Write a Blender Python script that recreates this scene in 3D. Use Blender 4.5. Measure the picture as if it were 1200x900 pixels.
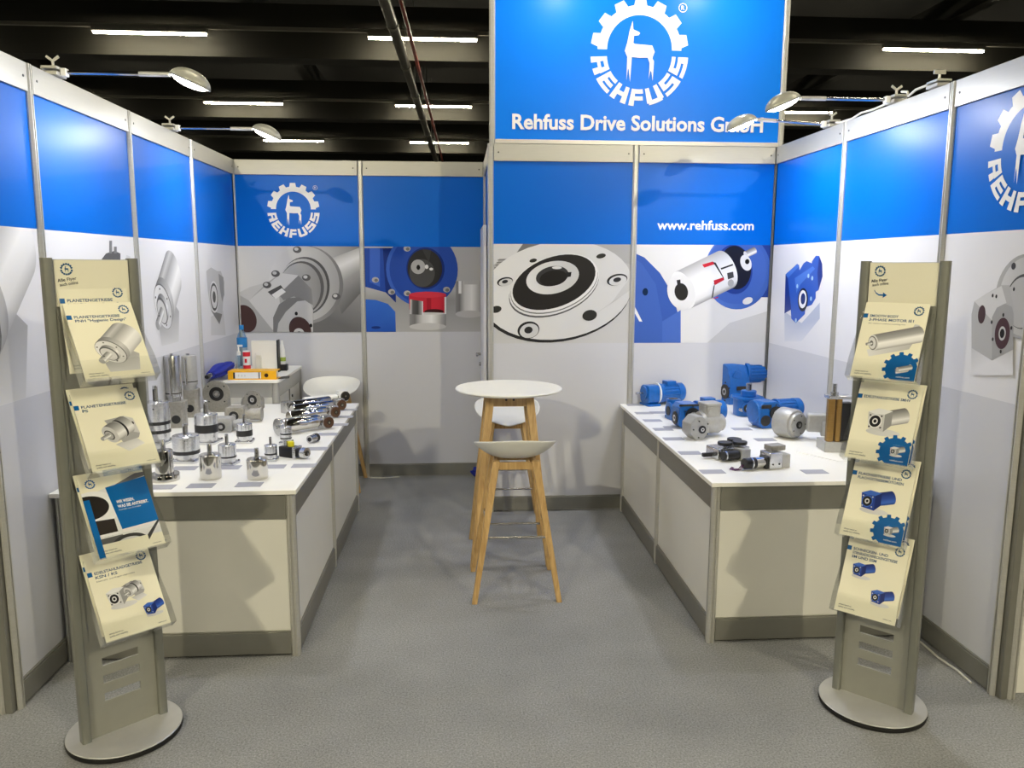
import bpy, math, random
from mathutils import Vector, Matrix
from mathutils.geometry import tessellate_polygon
random.seed(7)
for o in list(bpy.data.objects): bpy.data.objects.remove(o, do_unlink=True)
SC = bpy.context.scene
COL = SC.collection
PI = math.pi

# ------------------------------------------------------------------ camera, world, exposure
CX, CY, CZ, YAW, PIT, ROL, FPX = 1.7793, -6.542, 1.7702, .067, .1493, .0031, 926.2165
FW = Vector((math.sin(YAW)*math.cos(PIT), math.cos(YAW)*math.cos(PIT), -math.sin(PIT)))
RT0 = Vector((math.cos(YAW), -math.sin(YAW), 0)); UP0 = RT0.cross(FW)
RT = RT0*math.cos(ROL) + UP0*math.sin(ROL); UP = -RT0*math.sin(ROL) + UP0*math.cos(ROL)
CAM = Vector((CX, CY, CZ))
cd = bpy.data.cameras.new('camera'); cd.sensor_width = 36; cd.lens = FPX/1200*36; cd.clip_end = 200; cd.clip_start = .05
cam = bpy.data.objects.new('camera', cd); COL.objects.link(cam)
cam.matrix_world = Matrix(((RT.x, UP.x, -FW.x, CX), (RT.y, UP.y, -FW.y, CY), (RT.z, UP.z, -FW.z, CZ), (0, 0, 0, 1)))
SC.camera = cam
w = bpy.data.worlds.new('hall_air'); SC.world = w; w.use_nodes = True
w.node_tree.nodes['Background'].inputs[0].default_value = (.9, .86, .74, 1)
w.node_tree.nodes['Background'].inputs[1].default_value = .012
SC.view_settings.view_transform = 'Standard'
try: SC.view_settings.look = 'None'
except Exception: pass
SC.view_settings.gamma = 1; SC.view_settings.use_curve_mapping = False
SC.view_settings.exposure = -0.17
HALL_STRIP = 150.0
HALL_SPOT = 700.0       # hanging hall spotlights across the aisle
BOOTH_LAMP = 11.5       # arm lamps of the booth
WARM = (1.0, .90, .62); COOL = (.93, .95, 1.0)

def un(px, py, axis, val):
    """point of the scene that photograph pixel (px,py) shows on the plane axis=val"""
    d = FW + RT*((px-600)/FPX) - UP*((py-450)/FPX)
    i = 'xyz'.index(axis)
    return CAM + d*((val-CAM[i])/d[i])
def pxm(P):
    return FPX/((Vector(P)-CAM).dot(FW))

# ------------------------------------------------------------------ materials
def lin(c): 
    c /= 255.0
    return c/12.92 if c <= .04045 else ((c+.055)/1.055)**2.4
def S(r, g=None, b=None):
    if g is None: g = b = r
    return (lin(r), lin(g), lin(b), 1)
def mk(name, col, rough=.5, metal=0, var=.06, scale=30, bump=0, spec=.5, stretch=(1, 1, 1), coat=0, rvar=.05):
    m = bpy.data.materials.new(name); m.use_nodes = True
    nt = m.node_tree; b = nt.nodes['Principled BSDF']
    tc = nt.nodes.new('ShaderNodeTexCoord'); mp = nt.nodes.new('ShaderNodeMapping'); mp.inputs['Scale'].default_value = stretch
    nz = nt.nodes.new('ShaderNodeTexNoise'); nz.inputs['Scale'].default_value = scale; nz.inputs['Detail'].default_value = 4
    nt.links.new(tc.outputs['Object'], mp.inputs['Vector']); nt.links.new(mp.outputs[0], nz.inputs['Vector'])
    cr = nt.nodes.new('ShaderNodeValToRGB'); nt.links.new(nz.outputs['Fac'], cr.inputs['Fac'])
    cr.color_ramp.elements[0].position = .3; cr.color_ramp.elements[1].position = .7
    cr.color_ramp.elements[0].color = tuple(max(0, c*(1-var)) for c in col[:3])+(1,)
    cr.color_ramp.elements[1].color = tuple(min(1, c*(1+var)) for c in col[:3])+(1,)
    nt.links.new(cr.outputs[0], b.inputs['Base Color'])
    b.inputs['Metallic'].default_value = metal; b.inputs['Specular IOR Level'].default_value = spec
    mr = nt.nodes.new('ShaderNodeMapRange'); nt.links.new(nz.outputs['Fac'], mr.inputs['Value'])
    mr.inputs['To Min'].default_value = max(0, rough-rvar); mr.inputs['To Max'].default_value = min(1, rough+rvar)
    nt.links.new(mr.outputs[0], b.inputs['Roughness'])
    if coat: b.inputs['Coat Weight'].default_value = coat; b.inputs['Coat Roughness'].default_value = .15
    if bump:
        bp = nt.nodes.new('ShaderNodeBump'); bp.inputs['Strength'].default_value = bump; bp.inputs['Distance'].default_value = .004
        nt.links.new(nz.outputs['Fac'], bp.inputs['Height']); nt.links.new(bp.outputs[0], b.inputs['Normal'])
    return m
def mk_print(name, rough, spec=.5):
    m = bpy.data.materials.new(name); m.use_nodes = True
    nt = m.node_tree; b = nt.nodes['Principled BSDF']
    a = nt.nodes.new('ShaderNodeAttribute'); a.attribute_name = 'Col'
    nt.links.new(a.outputs['Color'], b.inputs['Base Color'])
    b.inputs['Roughness'].default_value = rough; b.inputs['Specular IOR Level'].default_value = spec
    return m
def mk_emit(name, col, st):
    m = bpy.data.materials.new(name); m.use_nodes = True
    nt = m.node_tree; nt.nodes.remove(nt.nodes['Principled BSDF'])
    e = nt.nodes.new('ShaderNodeEmission'); e.inputs[0].default_value = tuple(col)+(1,); e.inputs[1].default_value = st
    nt.links.new(e.outputs[0], nt.nodes['Material Output'].inputs[0])
    return m
def mk_clear(name, tint=(1, 1, 1), refl=.10, rough=.05):
    m = bpy.data.materials.new(name); m.use_nodes = True
    nt = m.node_tree; nt.nodes.remove(nt.nodes['Principled BSDF'])
    t = nt.nodes.new('ShaderNodeBsdfTransparent'); t.inputs[0].default_value = tuple(tint)+(1,)
    g = nt.nodes.new('ShaderNodeBsdfGlossy'); g.inputs['Roughness'].default_value = rough; g.inputs[0].default_value = (.95, .96, .98, 1)
    lw = nt.nodes.new('ShaderNodeLayerWeight'); lw.inputs[0].default_value = .35
    mr = nt.nodes.new('ShaderNodeMapRange'); mr.inputs['From Min'].default_value = .045; mr.inputs['To Min'].default_value = refl*.06; mr.inputs['To Max'].default_value = .5
    mx = nt.nodes.new('ShaderNodeMixShader')
    nt.links.new(lw.outputs['Fresnel'], mr.inputs['Value']); nt.links.new(mr.outputs[0], mx.inputs[0])
    nt.links.new(t.outputs[0], mx.inputs[1]); nt.links.new(g.outputs[0], mx.inputs[2])
    nt.links.new(mx.outputs[0], nt.nodes['Material Output'].inputs[0])
    return m
def mk_carpet():
    m = bpy.data.materials.new('carpet_grey'); m.use_nodes = True
    nt = m.node_tree; b = nt.nodes['Principled BSDF']; tc = nt.nodes.new('ShaderNodeTexCoord')
    n1 = nt.nodes.new('ShaderNodeTexNoise'); n1.inputs['Scale'].default_value = 130; n1.inputs['Detail'].default_value = 6; n1.inputs['Roughness'].default_value = .75
    n2 = nt.nodes.new('ShaderNodeTexNoise'); n2.inputs['Scale'].default_value = 2.2; n2.inputs['Detail'].default_value = 5
    n3 = nt.nodes.new('ShaderNodeTexNoise'); n3.inputs['Scale'].default_value = 420; n3.inputs['Detail'].default_value = 2
    for n in (n1, n2, n3): nt.links.new(tc.outputs['Object'], n.inputs['Vector'])
    c1 = nt.nodes.new('ShaderNodeValToRGB'); nt.links.new(n1.outputs['Fac'], c1.inputs[0])
    c1.color_ramp.elements[0].position = .32; c1.color_ramp.elements[0].color = S(108, 109, 111)
    c1.color_ramp.elements[1].position = .68; c1.color_ramp.elements[1].color = S(172, 173, 175)
    mr = nt.nodes.new('ShaderNodeMapRange'); nt.links.new(n2.outputs['Fac'], mr.inputs['Value'])
    mr.inputs['From Min'].default_value = .3; mr.inputs['From Max'].default_value = .7; mr.inputs['To Min'].default_value = .86; mr.inputs['To Max'].default_value = 1.08
    mx = nt.nodes.new('ShaderNodeMixRGB'); mx.blend_type = 'MULTIPLY'; mx.inputs[0].default_value = 1
    nt.links.new(c1.outputs[0], mx.inputs[1]); nt.links.new(mr.outputs[0], mx.inputs[2]); nt.links.new(mx.outputs[0], b.inputs['Base Color'])
    b.inputs['Roughness'].default_value = .95; b.inputs['Specular IOR Level'].default_value = .15
    ad = nt.nodes.new('ShaderNodeMath'); ad.operation = 'ADD'; nt.links.new(n1.outputs['Fac'], ad.inputs[0]); nt.links.new(n3.outputs['Fac'], ad.inputs[1])
    bp = nt.nodes.new('ShaderNodeBump'); bp.inputs['Strength'].default_value = .4; bp.inputs['Distance'].default_value = .006
    nt.links.new(ad.outputs[0], bp.inputs['Height']); nt.links.new(bp.outputs[0], b.inputs['Normal'])
    return m
def mk_wood():
    m = bpy.data.materials.new('oak_wood'); m.use_nodes = True
    nt = m.node_tree; b = nt.nodes['Principled BSDF']; tc = nt.nodes.new('ShaderNodeTexCoord')
    mp = nt.nodes.new('ShaderNodeMapping'); mp.inputs['Scale'].default_value = (60, 60, 4)
    nz = nt.nodes.new('ShaderNodeTexNoise'); nz.inputs['Scale'].default_value = 1; nz.inputs['Detail'].default_value = 6; nz.inputs['Distortion'].default_value = .8
    nt.links.new(tc.outputs['Object'], mp.inputs[0]); nt.links.new(mp.outputs[0], nz.inputs['Vector'])
    cr = nt.nodes.new('ShaderNodeValToRGB'); nt.links.new(nz.outputs['Fac'], cr.inputs[0])
    cr.color_ramp.elements[0].position = .3; cr.color_ramp.elements[0].color = S(174, 138, 86)
    cr.color_ramp.elements[1].position = .7; cr.color_ramp.elements[1].color = S(208, 174, 120)
    nt.links.new(cr.outputs[0], b.inputs['Base Color']); b.inputs['Roughness'].default_value = .45
    return m
M = dict(
    carpet=mk_carpet(), wood=mk_wood(),
    board=mk('white_board', S(222, 222, 224), .4, 0, .015, 6),
    alu=mk('anodised_aluminium', S(196, 195, 190), .36, .45, .04, 14, stretch=(1, 1, 12)),
    alu_rail=mk('aluminium_rail', S(178, 177, 172), .42, .55, .03, 10, stretch=(1, 1, 20)),
    alu_dark=mk('counter_aluminium', S(146, 145, 138), .42, .6, .04, 12),
    groove=mk('dark_groove', S(50, 50, 48), .6, 0, .1, 20),
    laminate=mk('white_laminate', S(243, 242, 238), .38, 0, .012, 8),
    cream=mk('cream_panel', S(222, 221, 215), .45, 0, .015, 5),
    wprint=mk_print('wall_print', .32, .17), paper=mk_print('paper_print', .3, .4),
    page=mk('paper_edges', S(236, 233, 222), .7, 0, .05, 300, stretch=(1, 40, 1)),
    stand=mk('stand_grey', S(134, 135, 128), .42, .35, .03, 25),
    stand_panel=mk('stand_panel_grey', S(150, 150, 142), .5, .15, .03, 20),
    disc=mk('disc_silver', S(196, 196, 196), .38, .45, .03, 25),
    rubber=mk('black_rubber', S(20, 20, 20), .6, 0, .15, 60),
    acrylic=mk_clear('clear_acrylic', (.99, .992, .99), .12),
    chrome=mk('polished_steel', S(205, 203, 198), .10, 1, .03, 20, rvar=.03),
    steel=mk('satin_steel', S(190, 190, 190), .26, 1, .05, 40, stretch=(1, 1, 18)),
    alum=mk('turned_aluminium', S(216, 217, 220), .26, .95, .04, 30, stretch=(1, 1, 25)),
    cast=mk('cast_steel_grey', S(160, 157, 150), .5, .6, .12, 80, bump=.15),
    silverp=mk('silver_grey_paint', S(172, 172, 171), .38, .3, .05, 60, bump=.06),
    bluep=mk('blue_machine_paint', S(4, 94, 178), .33, 0, .10, 45, bump=.08, coat=.3),
    black=mk('black_plastic', S(26, 26, 28), .4, 0, .1, 60),
    darkm=mk('dark_metal', S(62, 58, 54), .4, .5, .15, 70),
    bronze=mk('bronze_seal', S(94, 68, 50), .45, .3, .15, 60),
    brass=mk('brass_column', S(150, 118, 66), .38, .6, .1, 20, stretch=(1, 1, 10)),
    shell=mk('white_shell_plastic', S(226, 226, 222), .42, 0, .015, 10),
    tablew=mk('white_table_top', S(232, 230, 222), .5, 0, .015, 10),
    card=mk('grey_label_card', S(164, 165, 176), .5, 0, .05, 40),
    yellow=mk('yellow_binder', S(238, 176, 14), .45, 0, .04, 30),
    yellowp=mk('yellow_plastic', S(228, 218, 20), .4, 0, .04, 30),
    red=mk('red_plastic', S(206, 32, 48), .4, 0, .05, 30),
    cyan=mk('cyan_plastic', S(40, 130, 200), .4, 0, .05, 30),
    umbrella=mk('umbrella_cloth', S(22, 40, 150), .7, 0, .12, 60, bump=.3),
    whitep=mk('white_plastic', S(236, 236, 234), .4, 0, .02, 30),
    pet=mk_clear('clear_bottle', (.80, .90, .97), .15), water=mk_clear('liquid_clear', (.90, .95, .97), .2),
    green=mk('green_label', S(150, 170, 70), .5, 0, .1, 40),
    hallbeam=mk('hall_beam', S(27, 25, 16), .8, 0, .15, 3), hallceil=mk('hall_ceiling', S(34, 32, 26), .9, 0, .2, 1),
    pipe=mk('hall_pipe', S(78, 76, 66), .45, .5, .1, 8), redpipe=mk('red_pipe', S(120, 34, 24), .5, 0, .1, 8),
    conduit=mk('light_track', S(120, 118, 106), .6, 0, .05, 10),
    strip=mk_emit('strip_tube', (1.0, .91, .68), HALL_STRIP), lamp=mk_emit('lamp_lens', (1, .97, .88), 26),
    lamphead=mk('lamp_head_grey', S(186, 186, 178), .35, .3, .03, 30),
    cable=mk('white_cable', S(214, 212, 204), .5, 0, .03, 30), purple=mk('purple_wire', S(84, 30, 76), .5, 0, .1, 30),
)

# ------------------------------------------------------------------ mesh building
class MB:
    def __init__(s): s.v = []; s.f = []
    def add(s, vs, fs, T=None):
        n = len(s.v)
        s.v += [tuple(T @ Vector(p)) if T else tuple(p) for p in vs]
        s.f += [tuple(i+n for i in f) for f in fs]
        return s
    def box(s, c, d, T=None):
        x, y, z = c; a, b, h = d[0]/2, d[1]/2, d[2]/2
        vs = [(x+i*a, y+j*b, z+k*h) for i in (-1, 1) for j in (-1, 1) for k in (-1, 1)]
        return s.add(vs, [(0, 1, 3, 2), (4, 6, 7, 5), (0, 4, 5, 1), (2, 3, 7, 6), (0, 2, 6, 4), (1, 5, 7, 3)], T)
    def bb(s, x0, x1, y0, y1, z0, z1, T=None):
        return s.box(((x0+x1)/2, (y0+y1)/2, (z0+z1)/2), (x1-x0, y1-y0, z1-z0), T)
    def lathe(s, prof, n=28, T=None, close=False):
        vs = []; fs = []; m = len(prof)
        for r, z in prof:
            for k in range(n):
                a = 2*PI*k/n; vs.append((r*math.cos(a), r*math.sin(a), z))
        for i in range(m-1 if not close else m):
            j = (i+1) % m
            for k in range(n):
                k2 = (k+1) % n
                fs.append((i*n+k, i*n+k2, j*n+k2, j*n+k))
        if not close:
            if prof[0][0] > 1e-6: fs.append(tuple(reversed(range(n))))
            if prof[-1][0] > 1e-6: fs.append(tuple(range((m-1)*n, m*n)))
        return s.add(vs, fs, T)
    def cyl(s, p0, p1, r0, r1=None, n=24):
        p0, p1 = Vector(p0), Vector(p1); d = p1-p0
        return s.lathe([(r0, 0), (r0 if r1 is None else r1, d.length)], n, ax(p0, d))
    def prism(s, pts, z0, z1, T=None):
        n = len(pts)
        vs = [(x, y, z0) for x, y in pts]+[(x, y, z1) for x, y in pts]
        fs = [tuple(reversed(range(n))), tuple(range(n, 2*n))]+[(i, (i+1) % n, n+(i+1) % n, n+i) for i in range(n)]
        return s.add(vs, fs, T)
    def tube(s, path, r, n=8):
        P = [Vector(p) for p in path]; rings = []
        for i, p in enumerate(P):
            d = (P[min(i+1, len(P)-1)]-P[max(i-1, 0)]).normalized()
            T = ax(p, d)
            rings.append([T @ Vector((r*math.cos(2*PI*k/n), r*math.sin(2*PI*k/n), 0)) for k in range(n)])
        vs = [q for g in rings for q in g]; fs = []
        for i in range(len(P)-1):
            for k in range(n): fs.append((i*n+k, i*n+(k+1) % n, (i+1)*n+(k+1) % n, (i+1)*n+k))
        fs.append(tuple(reversed(range(n)))); fs.append(tuple(range((len(P)-1)*n, len(P)*n)))
        return s.add(vs, fs)
    def build(s, name, mat, parent=None, bevel=0, flat=False, seg=2, ang=35):
        me = bpy.data.meshes.new(name); me.from_pydata(s.v, [], s.f); me.materials.append(M[mat])
        if not flat:
            for p in me.polygons: p.use_smooth = True
            me.set_sharp_from_angle(angle=math.radians(ang))
        me.update()
        o = bpy.data.objects.new(name, me); COL.objects.link(o)
        if parent: o.parent = parent
        if bevel:
            b = o.modifiers.new('bevel', 'BEVEL'); b.width = bevel; b.segments = seg; b.limit_method = 'ANGLE'; b.angle_limit = math.radians(40)
        return o
def ax(loc, d):
    """frame at loc whose z axis looks along d"""
    z = Vector(d).normalized(); h = Vector((0, 0, 1)) if abs(z.z) < .95 else Vector((0, 1, 0))
    x = h.cross(z).normalized(); y = z.cross(x)
    l = Vector(loc)
    return Matrix(((x.x, y.x, z.x, l.x), (x.y, y.y, z.y, l.y), (x.z, y.z, z.z, l.z), (0, 0, 0, 1)))
def rect(w, h, c=0):
    a, b = w/2, h/2
    if not c: return [(-a, -b), (a, -b), (a, b), (-a, b)]
    return [(-a+c, -b), (a-c, -b), (a, -b+c), (a, b-c), (a-c, b), (-a+c, b), (-a, b-c), (-a, -b+c)]
def rrect(w, h, r, k=5):
    out = []
    for cx, cy, a0 in ((w/2-r, -h/2+r, -90), (w/2-r, h/2-r, 0), (-w/2+r, h/2-r, 90), (-w/2+r, -h/2+r, 180)):
        for i in range(k+1):
            a = math.radians(a0+90*i/k); out.append((cx+r*math.cos(a), cy+r*math.sin(a)))
    return out
def tag(o, label=None, cat=None, group=None, kind=None):
    if label: o['label'] = label
    if cat: o['category'] = cat
    if group: o['group'] = group
    if kind: o['kind'] = kind
    return o
def thing(name, label, cat, loc=(0, 0, 0), rz=0, group=None, kind=None):
    o = bpy.data.objects.new(name, None); COL.objects.link(o); o.empty_display_size = .1
    o.location = loc; o.rotation_euler = (0, 0, rz)
    return tag(o, label, cat, group, kind)

# ------------------------------------------------------------------ flat print (vector artwork lying on a surface)
_tx = {}
def text_tris(s, bold):
    k = (s, bold)
    if k not in _tx:
        cu = bpy.data.curves.new('t', 'FONT'); cu.body = s; cu.size = 1; cu.offset = bold; cu.resolution_u = 3
        o = bpy.data.objects.new('t', cu); me = o.to_mesh()
        vs = [(v.co.x, v.co.y) for v in me.vertices]; fs = [tuple(p.vertices) for p in me.polygons]
        o.to_mesh_clear(); bpy.data.objects.remove(o); bpy.data.curves.remove(cu)
        _tx[k] = (vs, fs)
    return _tx[k]
class Art:
    def __init__(s, eps=.00012): s.t = []; s.L = 0; s.clip = None; s.eps = eps; s.T = None
    def tri(s, pts, cols):
        if s.T: pts = [s.T(p) for p in pts]
        P = [tuple(p)+tuple(c[:3]) for p, c in zip(pts, cols)]
        if s.clip:
            u0, v0, u1, v1 = s.clip
            for i, lim, sg in ((0, u0, 1), (0, u1, -1), (1, v0, 1), (1, v1, -1)):
                out = []
                for a, b in zip(P, P[1:]+P[:1]):
                    ia, ib = sg*(a[i]-lim) >= 0, sg*(b[i]-lim) >= 0
                    if ia: out.append(a)
                    if ia != ib:
                        t = (lim-a[i])/(b[i]-a[i]); out.append(tuple(x+(y-x)*t for x, y in zip(a, b)))
                P = out
                if len(P) < 3: return
        s.t.append((P, s.L))
    def nxt(s): s.L += 1
    def poly(s, pts, col):
        s.nxt(); cf = col if callable(col) else (lambda p: col)
        for t in tessellate_polygon([[Vector((p[0], p[1], 0)) for p in pts]]):
            q = [pts[i] for i in t]; s.tri(q, [cf(p) for p in q])
    def rect(s, x0, y0, x1, y1, col): s.poly([(x0, y0), (x1, y0), (x1, y1), (x0, y1)], col)
    def band(s, A, B, stops):
        """strip between polylines A and B, colour stops (t,col) across"""
        s.nxt()
        for (t0, c0), (t1, c1) in zip(stops, stops[1:]):
            m = lambda a, b, t: (a[0]+(b[0]-a[0])*t, a[1]+(b[1]-a[1])*t)
            for i in range(len(A)-1):
                p = [m(A[i], B[i], t0), m(A[i+1], B[i+1], t0), m(A[i+1], B[i+1], t1), m(A[i], B[i], t1)]
                s.tri(p, [c0, c0, c1, c1])
    def ell(s, c, rx, ry, col, rot=0, a0=0, a1=360, n=40):
        """ellipse; col may be a pair (left colour, right colour)"""
        s.nxt(); pts = []; cr, sr = math.cos(math.radians(rot)), math.sin(math.radians(rot))
        for i in range(n+1):
            a = math.radians(a0+(a1-a0)*i/n); x, y = rx*math.cos(a), ry*math.sin(a)
            pts.append((c[0]+x*cr-y*sr, c[1]+x*sr+y*cr))
        two = isinstance(col[0], tuple)
        def cf(p):
            if not two: return col
            t = min(1, max(0, (p[0]-c[0])/max(rx, ry)/2+.5)); return tuple(a+(b-a)*t for a, b in zip(*col))
        for i in range(n): s.tri([c, pts[i], pts[i+1]], [cf(c), cf(pts[i]), cf(pts[i+1])])
    def ring(s, c, r0, r1, col, a0=0, a1=360, n=40):
        s.nxt()
        p = lambda r, i: (c[0]+r*math.cos(math.radians(a0+(a1-a0)*i/n)), c[1]+r*math.sin(math.radians(a0+(a1-a0)*i/n)))
        for i in range(n): s.tri([p(r0, i), p(r1, i), p(r1, i+1), p(r0, i+1)], [col]*4)
    def pcyl(s, c0, c1, w, m, stops, face, n=24):
        """picture of a cylinder: far end c0, near end c1, half width w, ellipse minor m"""
        dx, dy = c1[0]-c0[0], c1[1]-c0[1]; L = math.hypot(dx, dy) or 1; ux, uy = dx/L, dy/L; nx, ny = -uy, ux
        rot = math.degrees(math.atan2(ny, nx))
        def cs(t):
            for (t0, k0), (t1, k1) in zip(stops, stops[1:]):
                if t <= t1+1e-9:
                    f = (t-t0)/(t1-t0) if t1 > t0 else 0; return tuple(a+(b-a)*f for a, b in zip(k0, k1))
            return stops[-1][1]
        s.nxt()
        ts = sorted(set([.5-.5*math.cos(PI*i/n) for i in range(n+1)]+[t for t, k in stops]))
        def far(t): o = w*(1-2*t); e = m*math.sqrt(max(0, 1-(1-2*t)**2)); return (c0[0]+nx*o-ux*e, c0[1]+ny*o-uy*e)
        def near(t): o = w*(1-2*t); return (c1[0]+nx*o, c1[1]+ny*o)
        for t0, t1 in zip(ts, ts[1:]): s.tri([far(t0), near(t0), near(t1), far(t1)], [cs(t0), cs(t0), cs(t1), cs(t1)])
        s.ell(c1, w, m, face, rot, n=n)
    def text(s, txt, x, y, h, col, bold=.02, width=None, align='l', rot=0, sx=1):
        vs, fs = text_tris(txt, bold)
        if not vs: return
        x0 = min(v[0] for v in vs); x1 = max(v[0] for v in vs); k = h/.72
        kx = k*sx if width is None else width/(x1-x0)
        off = -x0*kx - ((x1-x0)*kx/2 if align == 'c' else ((x1-x0)*kx if align == 'r' else 0))
        s.nxt(); cr, sr = math.cos(math.radians(rot)), math.sin(math.radians(rot))
        q = [((v[0]*kx+off), v[1]*k) for v in vs]; q = [(x+a*cr-b*sr, y+a*sr+b*cr) for a, b in q]
        for f in fs: s.tri([q[i] for i in f], [col]*len(f))
    def build(s, name, mat, parent, y=0, label=None):
        vs = []; fs = []; cs = []
        for P, L in s.t:
            n = len(vs)
            for p in P: vs.append((p[0], y-s.eps*L, p[1])); cs.append(p[2:5]+(1,))
            fs.append(tuple(range(n, len(vs))))
        me = bpy.data.meshes.new(name); me.from_pydata(vs, [], fs)
        ca = me.color_attributes.new('Col', 'FLOAT_COLOR', 'POINT')
        ca.data.foreach_set('color', [x for c in cs for x in c])
        me.materials.append(M[mat]); me.update()
        o = bpy.data.objects.new(name, me); COL.objects.link(o); o.parent = parent
        if label: o['label'] = label
        return o
WHITE = S(240, 240, 240)
LET = dict(R=[(0, .3, 0, 1), (.3, 1, .76, 1), (.7, 1, .52, .76), (.3, 1, .36, .56), (.62, .96, 0, .36)],
    E=[(0, .32, 0, 1), (.32, 1, .76, 1), (.32, .95, .38, .62), (.32, 1, 0, .24)],
    H=[(0, .32, 0, 1), (.68, 1, 0, 1), (.32, .68, .37, .63)],
    F=[(0, .34, 0, 1), (.34, 1, .74, 1), (.34, .95, .34, .58)],
    U=[(0, .32, .1, 1), (.68, 1, .1, 1), (.1, .9, 0, .26)],
    S=[(0, 1, .77, 1), (0, .32, .5, .77), (0, 1, .385, .615), (.68, 1, .23, .5), (0, 1, 0, .23)])
DEER = [(418, 175), (425, 240), (470, 258), (482, 268), (470, 285), (432, 290), (428, 345), (440, 352), (585, 362), (607, 410), (592, 450), (590, 465), (603, 485), (596, 640), (585, 570), (575, 560), (563, 625), (568, 500), (550, 458), (480, 460), (418, 455), (408, 650), (395, 560), (388, 540), (378, 640), (380, 455), (358, 408), (378, 340), (395, 250)]
def logo(a, cx, cy, R, col, small=False, reg=True):
    up, dn = cy+.05*R, cy-.05*R
    a.ring((cx, up), .667*R, .86*R, col, 0, 180, 28)
    for k in range(7):
        t = 12+26*k; lo, hi = 9, 5.8
        p = lambda r, d: (cx+r*R*math.cos(math.radians(t+d)), up+r*R*math.sin(math.radians(t+d)))
        a.poly([p(.85, -lo), p(1, -hi), p(1, hi), p(.85, lo)], col)
    if small:
        for t0, t1 in ((183, 205), (208, 229), (232, 254), (258, 277), (280, 303), (305, 330), (334, 358)): a.ring((cx, dn), .7*R, .98*R, col, t0, t1, 4)
    else:
        for ch, (t0, t1) in zip('REHFUSS', ((183, 205), (208.5, 229.5), (233, 254), (258, 277), (281, 303), (306.5, 330), (333.5, 358))):
            a.nxt()
            for u0, u1, v0, v1 in LET[ch]:
                a.nxt()
                for i in range(4):
                    g = lambda u, v: (cx+R*(1.0-.333*v)*math.cos(math.radians(t0+(t1-t0)*u)), dn+R*(1.0-.333*v)*math.sin(math.radians(t0+(t1-t0)*u)))
                    ua, ub = u0+(u1-u0)*i/4, u0+(u1-u0)*(i+1)/4
                    a.tri([g(ua, v0), g(ub, v0), g(ub, v1), g(ua, v1)], [col]*4)
    a.poly([(cx+(x-482)/405*R, cy-(y-417)/405*R) for x, y in DEER], col)
    if reg and not small:
        a.ring((cx+.86*R, cy+.87*R), .075*R, .088*R, col, n=20); a.text('R', cx+.86*R, cy+.83*R, .085*R, col, .01, align='c')

# ------------------------------------------------------------------ pictures used on walls and brochures
def g(v): return S(v, v, v+2 if v < 250 else v)
CYL = [(0, g(150)), (.12, g(205)), (.3, g(238)), (.5, g(190)), (.75, g(150)), (1, g(105))]
CYLB = [(0, S(30, 62, 140)), (.2, S(60, 104, 200)), (.5, S(36, 70, 160)), (1, S(16, 36, 100))]
def pic_planetary(a, c, s, flat=1.0, shadow=True):
    P = lambda x, y: (c[0]+x*s*flat, c[1]+y*s)
    if shadow: a.poly([P(-.36, -.46), P(.3, -.1), P(.52, -.25), P(.42, -.72), P(-.3, -.72)], lambda p: g(214) if p[1] < c[1]-.55*s else g(170))
    T0 = a.T; a.T = lambda p: P(*p) if T0 is None else T0(P(*p))
    CY2 = [(0, g(176)), (.15, g(222)), (.35, g(240)), (.55, g(200)), (.72, g(160)), (.86, g(196)), (1, g(128))]
    a.pcyl((.36, .36), (-.06, -.06), .40, .27, CY2, g(214))
    a.pcyl((-.05, -.05), (-.14, -.14), .41, .275, [(0, g(150)), (.4, g(205)), (1, g(110))], g(96))
    a.ell((-.147, -.147), .395, .26, (g(232), g(200)), 135)
    a.pcyl((-.15, -.15), (-.20, -.20), .25, .16, CYL, g(96)); a.ell((-.21, -.21), .215, .135, g(206), 135)
    a.pcyl((-.21, -.21), (-.42, -.40), .085, .055, CYL, g(160))
    for k in range(6):
        t = 2*PI*k/6+.4; x, y = .33*math.cos(t), .21*math.sin(t); r = math.radians(135)
        a.ell((-.16+x*math.cos(r)-y*math.sin(r), -.147+x*math.sin(r)+y*math.cos(r)), .022, .018, g(70), n=10)
    a.T = T0
def pic_square_planetary(a, c, s):
    P = lambda x, y: (c[0]+x*s, c[1]+y*s)
    T0 = a.T; a.T = lambda p: P(*p) if T0 is None else T0(P(*p))
    a.poly([(-.15, -.5), (.5, -.3), (.75, -.6), (.2, -.8)], lambda p: g(196) if p[1] > -.55 else g(228))
    a.poly([(-.28, .42), (.35, .5), (.62, .38), (.7, -.2), (.62, -.36), (.1, -.46)], g(168))
    a.poly([(.35, .5), (.62, .38), (.7, -.2), (.45, -.1)], g(205)); a.ell((.56, .2), .05, .06, g(40))
    a.pcyl((.35, .18), (-.2, -.1), .34, .2, CYL, g(205)); a.pcyl((.13, .06), (.07, .03), .345, .2, [(0, g(30)), (1, g(20))], g(190))
    a.pcyl((.06, .025), (-.22, -.12), .33, .2, CYL, g(198)); a.ell((-.25, -.135), .2, .12, g(70), 120); a.ell((-.26, -.14), .16, .1, g(170), 120)
    a.pcyl((-.26, -.14), (-.5, -.24), .07, .045, CYL, g(160))
    a.T = T0
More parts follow.
